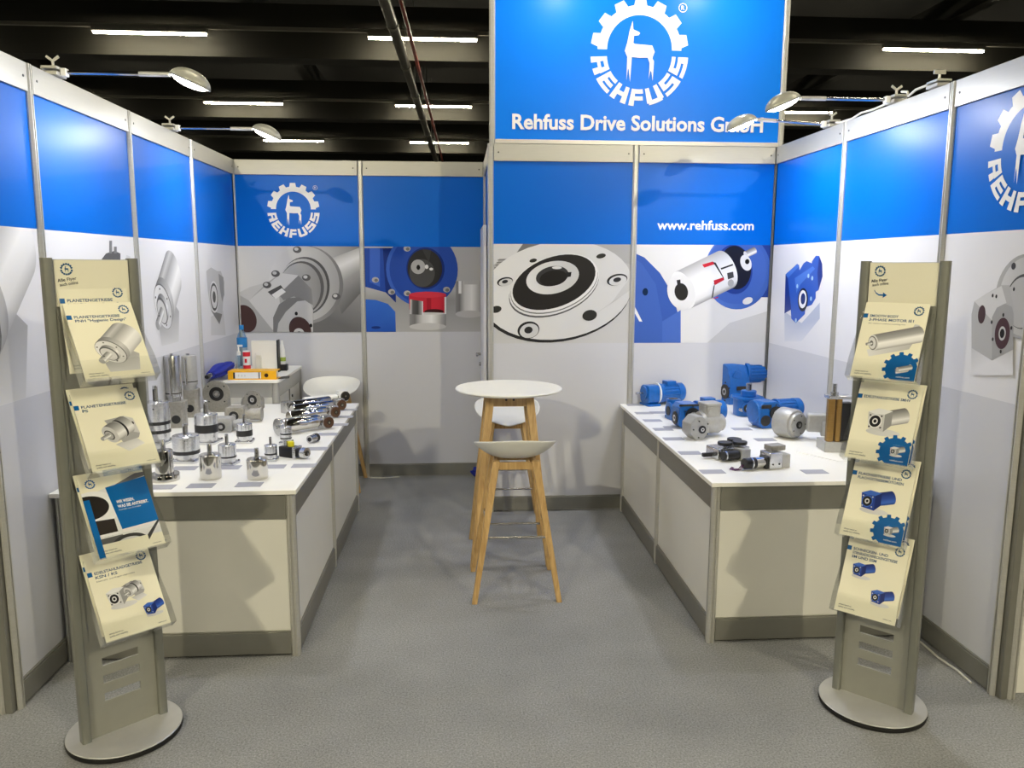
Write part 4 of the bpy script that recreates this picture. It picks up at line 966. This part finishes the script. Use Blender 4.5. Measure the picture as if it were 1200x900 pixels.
# grey label cards (flat cards on the counters)
def cards(lst, group, where):
    for i, (x0, x1, y0, y1, near) in enumerate(lst):
        a, b, c_, d = tp(x0, y1), tp(x1, y1), tp(x0, y0), tp(x1, y0)
        w_ = min(.12, (b-a).length*.92 if x1-x0 > 12 else .09); P = (tp(x0, y1)+tp(x1, y0))/2
        t = MB().bb(-.057, .057, -.036, .036, 0, .0016).build('label_card', 'card', flat=True); t.location = (P.x, P.y, TZ+.0002)
        tag(t, 'grey label card %s %s' % (near, where), 'card', group)
cards([(218, 253, 565, 574, 'in front of the middle polished cylinder'), (275, 309, 564, 572, 'in front of the right polished cylinder'), (181, 197, 567, 575, 'in front of the flanged tube'), (209, 224, 546, 552, 'just left of the middle polished cylinder'), (259, 276, 545, 551, 'between the two polished cylinders'), (278, 296, 525, 531, 'under the small black-banded gearbox'), (314, 327, 544, 550, 'behind the right polished cylinder'), (342, 370, 543, 549, 'in front of the servo motor'), (359, 384, 523, 529, 'in front of the small coupling'), (373, 395, 507, 511, 'nearest the front stainless motor'), (390, 404, 496, 499.5, 'beside the second stainless motor'), (397, 410, 487, 490, 'beside the third stainless motor'), (402, 415, 479, 482, 'at the far right corner')], 'label cards on the left counter', 'on the left counter')
cards([(735, 752.5, 473, 476, 'at the far left corner'), (745, 763.6, 482.4, 486, 'second from the far left corner'), (765, 779, 482, 485, 'in front of the small inline gear motor'), (754, 775, 491, 495, 'third from the far left corner'), (766, 787.5, 501, 505.5, 'fourth from the far left corner'), (779, 799, 499, 503, 'at the foot of the blue right-angle gear motor'), (777, 801, 512, 517, 'left of the grey octagonal gear motor'), (794.5, 822, 528, 534, 'in front of the grey octagonal gear motor'), (820, 849, 549.5, 556.5, 'at the front left corner'), (937, 971, 549, 557, 'in front of the small silver gear motor'), (859, 879, 501, 505, 'behind the grey octagonal gear motor'), (887, 906, 513, 518, 'left of the round grey drum gear')], 'label cards on the right counter', 'on the right counter')

# ------------------------------------------------------------------ blue and grey gear motors
GB = 'blue gear motors on the right counter'
def finned(t, x0, x1, y, z, r, mat, nf=20, fan=True, box=True, par='motor'):
    """motor along +x: ribbed body, fan cover, terminal box"""
    pts = []
    for k in range(nf):
        a0 = 2*PI*k/nf
        for da, rr in ((-.08, .93), (-.05, 1.0), (.05, 1.0), (.08, .93)): pts.append((r*rr*math.cos(a0+da*2*PI/nf*3), r*rr*math.sin(a0+da*2*PI/nf*3)))
    T = Matrix.Translation((x0, y, z)) @ Matrix.Rotation(PI/2, 4, 'Y')
    b = MB(); b.prism(pts, (x1-x0)*.08, (x1-x0)*.72, T); b.lathe([(0, 0), (r*1.03, 0), (r*1.03, (x1-x0)*.08), (0, (x1-x0)*.08)], 32, T); mo = b.build('motor_body', mat, t, ang=25)
    L = x1-x0
    if fan: MB().lathe([(r*1.03, L*.70), (r*1.03, L*.93), (r*.9, L*.985), (r*.6, L), (0, L)], 32, T).build('fan_cover', mat, t)
    if box: MB().bb(x0+L*.22, x0+L*.62, y-r*.55, y+r*.55, z+r*.8, z+r*1.32).build('terminal_box', mat, t, bevel=.004)
    return mo
def bore(t, P, d, r, seal='darkm', depth=.004):
    T = ax(P, d)
    MB().lathe([(r*.5, 0), (r, 0), (r, depth), (r*.5, depth)], 36, T, close=True).build('shaft_seal', seal, t)
    MB().lathe([(r*.22, 0), (r*.5, 0), (r*.5, depth*1.6), (r*.22, depth*1.6)], 28, T, close=True).build('hollow_shaft', 'steel', t)
    MB().lathe([(r*.22, 0), (r*.22, depth*.6), (0, depth*.6)], 20, T).build('bore', 'groove', t)
def bolts(t, P, d, R, n, r, mat='darkm'):
    T = ax(P, d)
    for k in range(n):
        a_ = 2*PI*k/n+PI/n; MB().lathe([(r, 0), (r, .004), (r*.8, .006), (0, .006)], 8, T @ Matrix.Translation((R*math.cos(a_), R*math.sin(a_), 0))).build('bolt', mat, t)
# inline helical gear motor, far left
P = tp(755, 475); t = thing('gear_motor', 'blue inline gear motor with bare shaft at the far left of the right counter', 'gear motor', (P.x, P.y, TZ), .28, GB); t.scale = (1.06,)*3
T = Matrix.Translation((0, 0, .075)) @ Matrix.Rotation(PI/2, 4, 'Y')
MB().prism(rrect(.125, .12, .035), 0, .085, T).build('gear_housing', 'bluep', t, bevel=.006); MB().prism(rect(.10, .13, .01), 0, .014, Matrix.Translation((.045, 0, 0))).build('foot', 'bluep', t, bevel=.003)
MB().cyl((-.012, 0, .085), (0, 0, .085), .045, n=28).build('output_flange', 'bluep', t, bevel=.002); MB().cyl((-.065, 0, .085), (-.012, 0, .085), .0085, n=16).build('output_shaft', 'steel', t)
MB().cyl((.085, 0, .078), (.093, 0, .078), .072, n=36).build('adapter_ring', 'whitep', t); MB().cyl((.093, 0, .078), (.112, 0, .078), .068, n=36).build('motor_flange', 'bluep', t, bevel=.002)
finned(t, .112, .29, 0, .078, .062, 'bluep')
# small right-angle gearbox beside it
P = tp(783, 491); t = thing('gear_motor', 'smallest blue right-angle gearbox with round flange beside the inline gear motor', 'gear motor', (P.x, P.y, TZ), .15, GB)
MB().prism(rect(.075, .085, .014), 0, .08, Matrix.Translation((.05, .045, .045)) @ Matrix.Rotation(PI/2, 4, 'X')).build('gear_housing', 'bluep', t, bevel=.004)
MB().cyl((.012, 0, .055), (.0, 0, .055), .055, n=36).build('output_flange', 'bluep', t, bevel=.002); MB().cyl((.0, 0, .055), (-.004, 0, .055), .03, n=28).build('shaft_seal', 'black', t); MB().bb(-.003, .012, -.05, .05, 0, .02).build('foot', 'bluep', t)
MB().cyl((.05, .04, .088), (.05, .04, .125), .045, n=32).build('input_flange', 'bluep', t, bevel=.003); MB().cyl((.05, .04, .125), (.05, .04, .127), .03, n=28).build('input_bore', 'black', t)
# bevel gear motor
P = tp(795, 503); t = thing('gear_motor', 'blue right-angle gear motor with large dark round output behind the grey octagonal one', 'gear motor', (P.x, P.y, TZ), .12, GB)
MB().prism(rect(.135, .15, .022), 0, .12, Matrix.Translation((.07, .12, .078)) @ Matrix.Rotation(PI/2, 4, 'X')).build('gear_housing', 'bluep', t, bevel=.005)
MB().bb(.0, .14, -.004, .0, .14, .152).build('name_plate', 'darkm', t); MB().prism([(.02, .152), (.12, .152), (.16, .11), (.04, .11)], 0, .1, Matrix.Translation((0, .12, 0)) @ Matrix.Rotation(PI/2, 4, 'X')).build('cover', 'bluep', t, bevel=.003)
bore(t, (.088, 0, .082), (0, -1, 0), .048, 'black', .008); bore(t, (.002, .06, .06), (-1, 0, 0), .04, 'darkm')
bolts(t, (.088, -.001, .082), (0, -1, 0), .056, 6, .004)
finned(t, .14, .33, .08, .095, .062, 'bluep')
# big parallel-shaft gear motor in the corner
P = tp(855, 475); t = thing('gear_motor', 'tallest blue gear motor standing in the rear corner of the right counter', 'gear motor', (P.x, P.y, TZ), .22, GB); t.scale = (1.06,)*3
prof = [(-.075, 0), (.075, 0), (.085, .05), (.085, .20), (.06, .262), (.01, .27), (-.03, .25), (-.075, .17)]
MB().prism(prof, 0, .15, Matrix(((0, 0, 1, 0), (1, 0, 0, .08), (0, 1, 0, 0), (0, 0, 0, 1)))).build('gear_housing', 'bluep', t, bevel=.006)
bore(t, (0, .06, .085), (-1, 0, 0), .05, 'darkm', .006); bolts(t, (0, .06, .085), (-1, 0, 0), .062, 6, .005)
MB().bb(.05, .13, -.003, .006, .10, .125).build('name_plate', 'darkm', t); MB().prism([(0, .19), (.06, .17), (.07, .215), (.02, .235)], 0, .012, Matrix.Translation((.02, .02, 0)) @ Matrix.Rotation(PI/2, 4, 'X')).build('breather_boss', 'bluep', t, bevel=.003)
finned(t, .15, .395, .09, .2, .074, 'bluep', box=False)
# vertical-shaft gearbox
P = tp(866, 489); t = thing('gear_motor', 'blue gearbox with a short silver shaft standing upright on top', 'gear motor', (P.x, P.y, TZ), .1, GB)
MB().prism(rrect(.17, .14, .05), 0, .11, Matrix.Translation((.09, .075, 0))).build('gear_housing', 'bluep', t, bevel=.006)
MB().prism(rrect(.19, .16, .04), .11, .128, Matrix.Translation((.09, .075, 0))).build('top_flange', 'bluep', t, bevel=.003); MB().cyl((.09, .06, .128), (.09, .06, .168), .05, n=36).build('neck', 'bluep', t, bevel=.003)
MB().cyl((.09, .06, .168), (.09, .06, .215), .019, n=28).build('output_shaft', 'steel', t); MB().bb(.085, .095, .038, .05, .172, .21).build('shaft_key', 'darkm', t)
MB().cyl((.05, .0, .06), (.05, -.014, .06), .035, n=32).build('boss', 'bluep', t); bore(t, (.05, -.014, .06), (0, -1, 0), .028, 'darkm'); MB().cyl((.012, .01, .05), (.012, -.012, .05), .012, n=20).build('plug', 'steel', t)
# worm gear motor in front
P = tp(889, 503); t = thing('gear_motor', 'blue worm gear motor with ribbed motor in the middle of the right counter', 'gear motor', (P.x, P.y, TZ), .2, GB)
MB().prism(rect(.15, .165, .03), 0, .12, Matrix.Translation((.075, .12, .083)) @ Matrix.Rotation(PI/2, 4, 'X')).build('gear_housing', 'bluep', t, bevel=.005)
MB().cyl((.004, .06, .1), (-.012, .06, .1), .068, n=40).build('side_flange', 'bluep', t, bevel=.003); MB().bb(.012, .08, -.003, .0, .125, .148).build('name_plate', 'darkm', t)
MB().cyl((.045, .0, .05), (.045, -.003, .05), .033, n=28).build('cover_disc', 'darkm', t); bore(t, (.112, 0, .095), (0, -1, 0), .042, 'black', .01); bolts(t, (.112, 0, .095), (0, -1, 0), .05, 6, .004)
finned(t, .15, .33, .07, .11, .058, 'bluep', 16, box=False)
GG = 'grey gear motors on the right counter'
# grey octagonal gear motor
P = tp(808, 517); t = thing('gear_motor', 'silver grey gear motor with octagonal front and terminal box near the counter edge', 'gear motor', (P.x, P.y, TZ), .22, GG); t.scale = (1.08,)*3
MB().prism(rect(.108, .128, .036), 0, .095, Matrix.Translation((.058, .095, .064)) @ Matrix.Rotation(PI/2, 4, 'X')).build('gear_housing', 'silverp', t, bevel=.004)
bore(t, (.072, 0, .058), (0, -1, 0), .021, 'black', .004); bolts(t, (.066, -.0005, .06), (0, -1, 0), .046, 5, .0035)
Tm = Matrix.Translation((.10, .09, .072)) @ Matrix.Rotation(PI/2, 4, 'Y')
MB().lathe([(.0, 0), (.062, 0), (.066, .01), (.066, .02), (.058, .024), (.058, .11), (.053, .118), (.046, .12), (.046, .138), (.04, .145), (0, .145)], 40, Tm).build('motor_body', 'silverp', t)
tb = MB().prism(rrect(.095, .085, .015), .112, .17, Matrix.Translation((.165, .09, 0))).build('terminal_box', 'silverp', t, bevel=.003); MB().prism(rrect(.105, .095, .018), .17, .186, Matrix.Translation((.165, .09, 0))).build('lid', 'silverp', tb, bevel=.004); MB().cyl((.14, .048, .14), (.14, .040, .14), .012, n=16).build('gland', 'silverp', tb)
# round drum gear motor
P = tp(934, 516); t = thing('gear_motor', 'pale grey drum shaped gear motor with round front beside the brass columns', 'gear motor', (P.x, P.y, TZ), -.62+.35, GG)
Td = Matrix.Translation((.0, .02, .087)) @ ax((0, 0, 0), (.66, -.75, .0))
MB().lathe([(0, -.12), (.078, -.12), (.086, -.112), (.086, -.02), (.08, -.008), (.068, -.006), (.068, .006), (.064, .012), (0, .012)], 48, Td).build('drum', 'silverp', t)
MB().lathe([(.011, .012), (.022, .012), (.022, .016), (.011, .016)], 28, Td, close=True).build('shaft_seal', 'black', t); MB().lathe([(.005, .012), (.011, .012), (.011, .019), (.005, .019)], 20, Td, close=True).build('hollow_shaft', 'steel', t)
for k in range(5):
    a_ = 2*PI*k/5; MB().lathe([(.004, .012), (.004, .0135), (0, .0135)], 8, Td @ Matrix.Translation((.052*math.cos(a_), .052*math.sin(a_), 0))).build('bolt', 'groove', t)
MB().bb(.05, .16, .0, .07, .05, .155).build('arm', 'silverp', t, bevel=.012); 
MB().cyl((.13, .03, .075), (.235, .03, .075), .05, n=32).build('motor_body', 'silverp', t, bevel=.004); MB().bb(.16, .23, -.01, .05, .10, .15).build('terminal_box', 'silverp', t, bevel=.004)
# brass column demonstrator, half hidden by the right stand
P = tp(966, 531); t = thing('demonstrator', 'brass column demonstrator with black housing on a pale block behind the right stand', 'display model', (P.x, P.y, TZ), -.1)
MB().bb(0, .20, 0, .13, .0, .055).build('base_block', 'silverp', t, bevel=.003)
for x, w_ in ((.012, .038), (.055, .03), (.15, .03)): MB().prism(rect(w_, .038, .006), .055, .285, Matrix.Translation((x+w_/2, .03, 0))).build('column', 'brass', t, bevel=.002)
MB().bb(.085, .15, .03, .09, .06, .26).build('housing', 'black', t, bevel=.003); MB().bb(.01, .19, .005, .085, .285, .302).build('top_plate', 'alum', t, bevel=.002)
MB().cyl((.045, .03, .302), (.045, .03, .32), .02, n=24).build('collar', 'steel', t); MB().cyl((.045, .03, .32), (.045, .03, .365), .011, n=20).build('shaft', 'steel', t)
a_ = tp(933, 530); b_ = tp(987, 541)
o = MB().prism([(a_.x, a_.y), (b_.x-.02, b_.y), (3.93, b_.y), (3.93, a_.y+.16), (a_.x+.1, a_.y+.06)], TZ+.0003, TZ+.004).build('base_sheet', 'laminate', flat=True); tag(o, 'thin white sheet lying under the brass column demonstrator', 'sheet')
t.location.z = TZ+.0042
# small DC gear motors
GS = 'small wired gear motors at the front of the right counter'
P = tp(846, 541); t = thing('small_gear_motor', 'small black motor with three black discs on top near the counter front', 'motor', (P.x, P.y, TZ), .27, GS)
MB().cyl((0, 0, .03), (.095, 0, .03), .024, n=32).build('motor_body', 'black', t, bevel=.003); MB().cyl((.012, 0, .03), (.02, 0, .03), .0255, n=32).build('ring', 'alum', t)
MB().bb(.095, .15, -.03, .045, .0, .06).build('gear_case', 'silverp', t, bevel=.003); MB().bb(-.005, .185, .03, .14, .0, .058).build('base_case', 'alum', t, bevel=.003)
for x, y in ((.055, .06), (.138, .05), (.15, .115)):
    d_ = MB().cyl((x, y, .058), (x, y, .07), .009, n=14).build('axle', 'steel', t); MB().lathe([(.0, .07), (.036, .07), (.0375, .073), (.0375, .083), (.036, .086), (0, .086)], 36, Matrix.Translation((x, y, 0))).build('disc', 'black', d_)
MB().bb(-.06, .0, .075, .095, .01, .03).build('bar', 'black', t, bevel=.003); MB().bb(.185, .205, .06, .08, .03, .05).build('terminal', 'alum', t)
P = tp(871, 551); t = thing('small_gear_motor', 'small silver motor with square gear head and loose purple wires at the front', 'motor', (P.x, P.y, TZ), .27, GS); t.scale = (1.22,)*3
MB().lathe([(.019, 0), (.022, .004), (.022, .03), (.0, .03)], 28, Matrix.Translation((0, 0, .026)) @ Matrix.Rotation(PI/2, 4, 'Y')).build('end_cap', 'black', t); MB().cyl((.03, 0, .026), (.036, 0, .026), .024, n=32).build('ring', 'alum', t); MB().cyl((.036, 0, .026), (.052, 0, .026), .022, n=32).build('sleeve', 'black', t); MB().cyl((.052, 0, .026), (.09, 0, .026), .022, n=32).build('motor_body', 'chrome', t); MB().bb(.09, .105, -.024, .024, .002, .05).build('brush_holder', 'black', t, bevel=.003)
gc = MB().bb(.105, .165, -.028, .04, 0, .066).build('gear_case', 'alum', t, bevel=.003); MB().bb(.165, .205, -.026, .04, 0, .056).build('encoder_case', 'silverp', t, bevel=.003); MB().bb(.13, .20, .0, .05, .066, .088).build('top_block', 'cast', t, bevel=.003)
for x in (.12, .15): MB().cyl((x, -.028, .02), (x, -.0295, .02), .004, n=8).build('screw', 'groove', gc)
w_ = MB(); 
for k in range(3): w_.tube([(.0, -.002+.006*k, .02), (-.02, -.012+.008*k, .006), (-.04, -.004+.012*k, .003), (-.05+.01*k, .02+.01*k, .003), (-.02, .035+.006*k, .003)], .0017, 6)
w_.build('wires', 'purple', t)

# ------------------------------------------------------------------ things on the storage counter
def sp(px, Y=-.47): return un(px, 430, 'y', Y).x
def sh(px, py, Y=-.47): return un(px, py, 'y', Y).z-STZ
bx0, bx1 = un(267, 443, 'y', -.845).x, un(324, 443, 'y', -.845).x
t = thing('binder', 'yellow ring binder lying on its side on the storage counter', 'binder', (bx0, -.845, STZ), 0); bl = bx1-bx0; bh = .062
MB().bb(0, bl, 0, .005, 0, bh).build('spine', 'yellow', t, bevel=.002); MB().bb(0, bl, .005, .13, 0, .003).build('lower_cover', 'yellow', t); MB().bb(0, bl, .005, .13, bh-.003, bh).build('upper_cover', 'yellow', t); MB().bb(.01, bl-.015, .01, .12, .004, bh-.01).build('pages', 'page', t, flat=True)
a = Art(.00008); k_ = bl/.315; a.rect(.035*k_, .009, .215*k_, .053, g(236)); a.rect(.035*k_, .009, .047*k_, .053, g(40)); a.rect(.2*k_, .009, .207*k_, .053, g(70)); a.ell((.25*k_, .031), .014, .014, g(24)); a.ell((.25*k_, .031), .01, .01, S(60, 20, 10))
for k in range(3): a.text('I', (.07+.02*k)*k_, .022, .016, g(150), 0)
a.build('spine_label', 'paper', t, -.0005)
def at_h(name, label, px, Y): return thing(name, label, 'bottle', (sp(px, Y), Y, STZ))
t = at_h('water_bottle', 'clear water bottle with blue cap standing by the rear wall', 285, -.36); z = sh(285, 381, -.36)/.288; t.scale = (1.05, 1.05, z)
MB().lathe([(.03, 0), (.036, .006), (.036, .10), (.033, .11), (.036, .12), (.036, .19), (.03, .225), (.016, .25), (.014, .265), (0, .265)], 28).build('bottle', 'pet', t); MB().lathe([(.0165, .26), (.0165, .288), (0, .288)], 20).build('cap', 'cyan', t); MB().lathe([(.0366, .15), (.0366, .21)], 28).build('label', 'cyan', t)
t = at_h('pump_bottle', 'clear pump dispenser bottle with white pump on the storage counter', 280.5, -.50); z = sh(280, 404, -.50)/.164; t.scale = (.95, .95, z)
MB().lathe([(.028, 0), (.030, .004), (.030, .085), (.024, .10), (.013, .105), (0, .105)], 24).build('bottle', 'water', t); MB().lathe([(.016, .104), (.016, .125), (.006, .128), (.006, .155), (0, .155)], 18).bb(-.008, .032, -.007, .007, .152, .164).build('pump', 'whitep', t, bevel=.002)
t = at_h('tin_can', 'small red and white tin can beside the pump bottle', 289.5, -.47); t['category'] = 'can'; z = sh(289, 411, -.47)/.126; t.scale = (1.0, 1.0, z)
MB().lathe([(.026, 0), (.027, .003), (.027, .122), (.024, .126), (0, .126)], 28).build('can', 'whitep', t)
for z0, z1 in ((.095, .12), (.012, .045)): MB().lathe([(.0275, z0), (.0275, z1)], 28).build('red_band', 'red', t)
MB().bb(-.008, .008, -.029, -.026, .06, .082).build('emblem', 'red', t)
t = thing('paper_box', 'blank cream display board standing on the storage counter', 'board', (sp(295.5, -.44), -.44, STZ)); wb = sp(325, -.44)-sp(295.5, -.44); hb = sh(310, 399.5, -.44)
MB().bb(0, wb, 0, .04, 0, hb).build('box', 'page', t, bevel=.002); MB().bb(wb+.002, wb+.012, -.01, .06, 0, hb+.006).build('black_back', 'black', t)
t = thing('acrylic_holder', 'small clear card holder in front of the cream board', 'holder', (sp(299, -.53), -.53, STZ)); hh = sh(302, 414, -.53)
MB().bb(0, .05, 0, .003, 0, hh).bb(0, .003, 0, .04, 0, hh).bb(0, .05, 0, .045, 0, .003).build('holder', 'acrylic', t, flat=True); MB().bb(.006, .044, .006, .02, .003, hh-.015).build('cards', 'page', t, flat=True)
t = at_h('spray_bottle', 'small pale bottle on a black foot right of the cream board', 331.5, -.34); z = sh(331, 399, -.34)/.19; t.scale = (1, 1, z)
MB().bb(-.036, .036, -.03, .03, 0, .04).build('foot', 'black', t, bevel=.003); MB().lathe([(.02, .04), (.024, .06), (.022, .13), (.01, .17), (.008, .19), (0, .19)], 20).build('bottle', 'whitep', t); MB().lathe([(.0246, .06), (.0246, .085)], 20).build('label', 'green', t)
o = MB().prism([(0, 0), (.07, .05), (.05, .16), (0, .12)], 0, .003).build('dark_sheet', 'darkm', flat=True); o.location = (bx1+.006, -.83, STZ+.0005); tag(o, 'small dark folded sheet beside the yellow binder', 'sheet')
# folded umbrella along the left wall
A_ = un(240, 441, 'z', STZ+.05); B_ = un(278, 426, 'z', STZ+.10)
A_ = un(242, 442, 'x', .075); B_ = un(271, 427, 'x', .07); A_.z = max(A_.z, STZ+.03); t = thing('folded_umbrella', 'folded blue umbrella with black and silver handle lying along the left wall', 'umbrella', A_); d_ = B_-A_
T = ax((0, 0, 0), d_); L = d_.length
pts = []
fold = MB(); NR = 10; vs = []; fs = []; NA = 28
for i in range(NR+1):
    u = i/NR; base = .018+.036*math.sin(PI*min(1, .12+u*.8))**1.2
    for k in range(NA):
        a_ = 2*PI*k/NA; r_ = base*(1+.16*math.sin(7*a_+2.5*u)); vs.append((r_*math.cos(a_), r_*math.sin(a_)*.8, .10+u*(L-.10)))
for i in range(NR):
    for k in range(NA): fs.append((i*NA+k, i*NA+(k+1) % NA, (i+1)*NA+(k+1) % NA, (i+1)*NA+k))
fs.append(tuple(reversed(range(NA)))); fs.append(tuple(range(NR*NA, (NR+1)*NA)))
fold.add(vs, fs, T).build('canopy', 'umbrella', t)
MB().lathe([(.013, 0), (.015, .01), (.015, .05), (.012, .055), (0, .055)], 16, T).build('handle', 'black', t); MB().lathe([(.0125, .055), (.016, .06), (.016, .1), (0, .1)], 16, T).build('ferrule', 'steel', t)

# ================================================================== ARM LAMPS OF THE BOOTH
def arm_lamp(label, loc, rz, length, rise, power, cable=None):
    """clamp on the wall's top rail, arm along local +x into the booth, oval head with its lens looking down and back to the wall"""
    t = thing('arm_lamp', label, 'lamp', loc, rz, 'arm lamps on the booth walls')
    c = MB(); c.bb(-.035, .035, -.045, .045, .0, .018); c.bb(-.035, .035, -.045, .045, .026, .040); c.bb(-.035, -.028, -.045, .045, -.04, .04); c.build('clamp', 'alu_rail', t, bevel=.003)
    s_ = MB(); s_.cyl((0, 0, .04), (0, 0, .07), .006, n=10)
    for k in (-1, 1): s_.prism([(0, .062), (k*.03, .082), (k*.024, .092), (0, .074)][::k], -.003, .003, Matrix(((1, 0, 0, 0), (0, 0, -1, 0), (0, 1, 0, 0), (0, 0, 0, 1))))
    s_.build('wing_screw', 'alu', t)
    MB().bb(.035, .06, -.016, .016, .002, .036).build('arm_socket', 'whitep', t, bevel=.003)
    p0, p1 = Vector((.055, 0, .02)), Vector((length, 0, .02+rise))
    MB().cyl(p0, p1, .0085, n=14).build('arm', 'chrome', t); MB().cyl(p0+(p1-p0)*.7, p1, .0105, n=14).build('arm_sleeve', 'alu', t)
    # head: half ellipsoid bowl, opening looks down/back
    hc = p1+Vector((.084, 0, -.034)); R = Matrix.Translation(hc) @ Matrix.Rotation(.40, 4, 'Y')
    NA, NR = 32, 8; vs = []; fs = []
    for i in range(NR+1):
        f_ = i/NR*PI/2; rr, zz = math.cos(f_), math.sin(f_)
        for k in range(NA):
            a_ = 2*PI*k/NA; vs.append((.092*rr*math.cos(a_), .052*rr*math.sin(a_), .056*zz))
    for i in range(NR):
        for k in range(NA): fs.append((i*NA+k, i*NA+(k+1) % NA, (i+1)*NA+(k+1) % NA, (i+1)*NA+k))
    h = MB().add(vs, fs, R).build('head', 'lamphead', t); m = h.modifiers.new('thick', 'SOLIDIFY'); m.thickness = .003; m.offset = 1
    MB().lathe([(1.0, 0), (.75, -.013), (.4, -.02), (0, -.022)], 32, R @ Matrix.Translation((0, 0, .002)) @ Matrix.Diagonal((.086, .047, 1, 1))).build('lens', 'lamp', t)
    ld = bpy.data.lights.new('bulb', 'AREA'); ld.shape = 'ELLIPSE'; ld.size = .18; ld.size_y = .1; ld.energy = power; ld.color = COOL
    lo = bpy.data.objects.new('bulb', ld); COL.objects.link(lo); lo.parent = t
    lo.matrix_local = R @ Matrix.Translation((0, 0, -.024)) @ Matrix.Identity(4)
    if cable: MB().tube(cable, .005).build('cable', 'cable', t)
    return t
def top_at(px, py, x): P = un(px, py, 'x', x); return P
P = un(63, 88, 'x', 0.0); arm_lamp('nearest arm lamp clamped to the left wall top', (0, P.y, H+.001), 0, .50, .0, BOOTH_LAMP)
P = un(200, 162, 'x', 0.0); arm_lamp('farther arm lamp clamped to the left wall top', (0, P.y, H+.001), 0, .50, .0, BOOTH_LAMP)
P = un(1050, 116, 'x', RW); arm_lamp('nearest arm lamp clamped to the right wall top', (RW, P.y, H+.001), PI, .50, .0, BOOTH_LAMP)
yR1 = P.y
for x_, n_ in ((2.5, 'left'), (3.52, 'right')): arm_lamp('%s arm lamp clamped to the top edge of the header sign' % n_, (x_, CYW, SZ1+.001), -PI/2, .46, .0, BOOTH_LAMP*.62)
P = un(974, 152, 'x', RW); arm_lamp('farther arm lamp clamped to the right wall top', (RW, P.y, H+.001), PI, .46, .02, BOOTH_LAMP)
yR2 = P.y
P = un(1100, 101, 'x', RW)
t = thing('cable_clamp', 'clamp with wing screw and white cable on the right wall top', 'clamp', (RW, P.y, H+.001), PI)
MB().bb(-.035, .035, -.045, .045, 0, .016).bb(-.035, .035, -.045, .045, .022, .034).build('clamp', 'alu_rail', t, bevel=.003)
MB().cyl((0, 0, .034), (0, 0, .065), .006, n=10).bb(-.028, .028, -.004, .004, .062, .08).build('wing_screw', 'alu', t)
o = MB().tube([(RW-.01, P.y+.05, H+.03), (RW-.015, P.y+.16, H+.028), (RW-.01, (P.y+yR1)/2+.05, H+.012), (RW-.01, yR1-.12, H+.035), (RW, yR1-.05, H+.05)], .006).build('lamp_cable', 'cable'); tag(o, 'white cable along the right wall top between the clamps', 'cable')
o = MB().tube([(RW, yR1+.06, H+.02), (RW-.012, yR1+.2, H+.01), (RW-.004, yR1+.34, H+.02), (RW, yR1+.45, H+.008), (RW-.005, yR2-.12, H+.01), (RW, yR2-.06, H+.02)], .006).build('lamp_cable', 'cable'); tag(o, 'cable along the right wall top between the two arm lamps', 'cable')

# hanging spotlights of the hall over the aisle (behind the photographer)
def hall_spot(label, loc, aim, power):
    t = thing('hall_spotlight', label, 'spotlight', loc, 0, 'hall spotlights over the aisle')
    d = Vector(aim)-Vector(loc); T = ax((0, 0, 0), d)
    MB().lathe([(0, -.18), (.06, -.17), (.07, -.1), (.09, .0), (.095, .06), (.09, .06), (.08, .0)], 28, T).build('can', 'black', t)
    MB().cyl((0, 0, .05), (0, 0, 7.6-loc[2]), .012, n=8).build('drop_rod', 'pipe', t)
    MB().lathe([(.078, .02), (0, .02)], 24, T).build('lens', 'lamp', t)
    ld = bpy.data.lights.new('bulb', 'SPOT'); ld.energy = power; ld.color = WARM; ld.spot_size = math.radians(62); ld.spot_blend = .5; ld.shadow_soft_size = .06
    lo = bpy.data.objects.new('bulb', ld); COL.objects.link(lo); lo.parent = t; lo.matrix_local = T @ Matrix.Translation((0, 0, .07)) @ Matrix.Rotation(PI, 4, 'X')
hall_spot('left hall spotlight hanging over the aisle', (-.9, -9.2, 4.2), (2.0, -2.4, 1.0), HALL_SPOT)
hall_spot('right hall spotlight hanging over the aisle', (4.9, -9.2, 4.2), (2.0, -2.4, 1.0), HALL_SPOT)
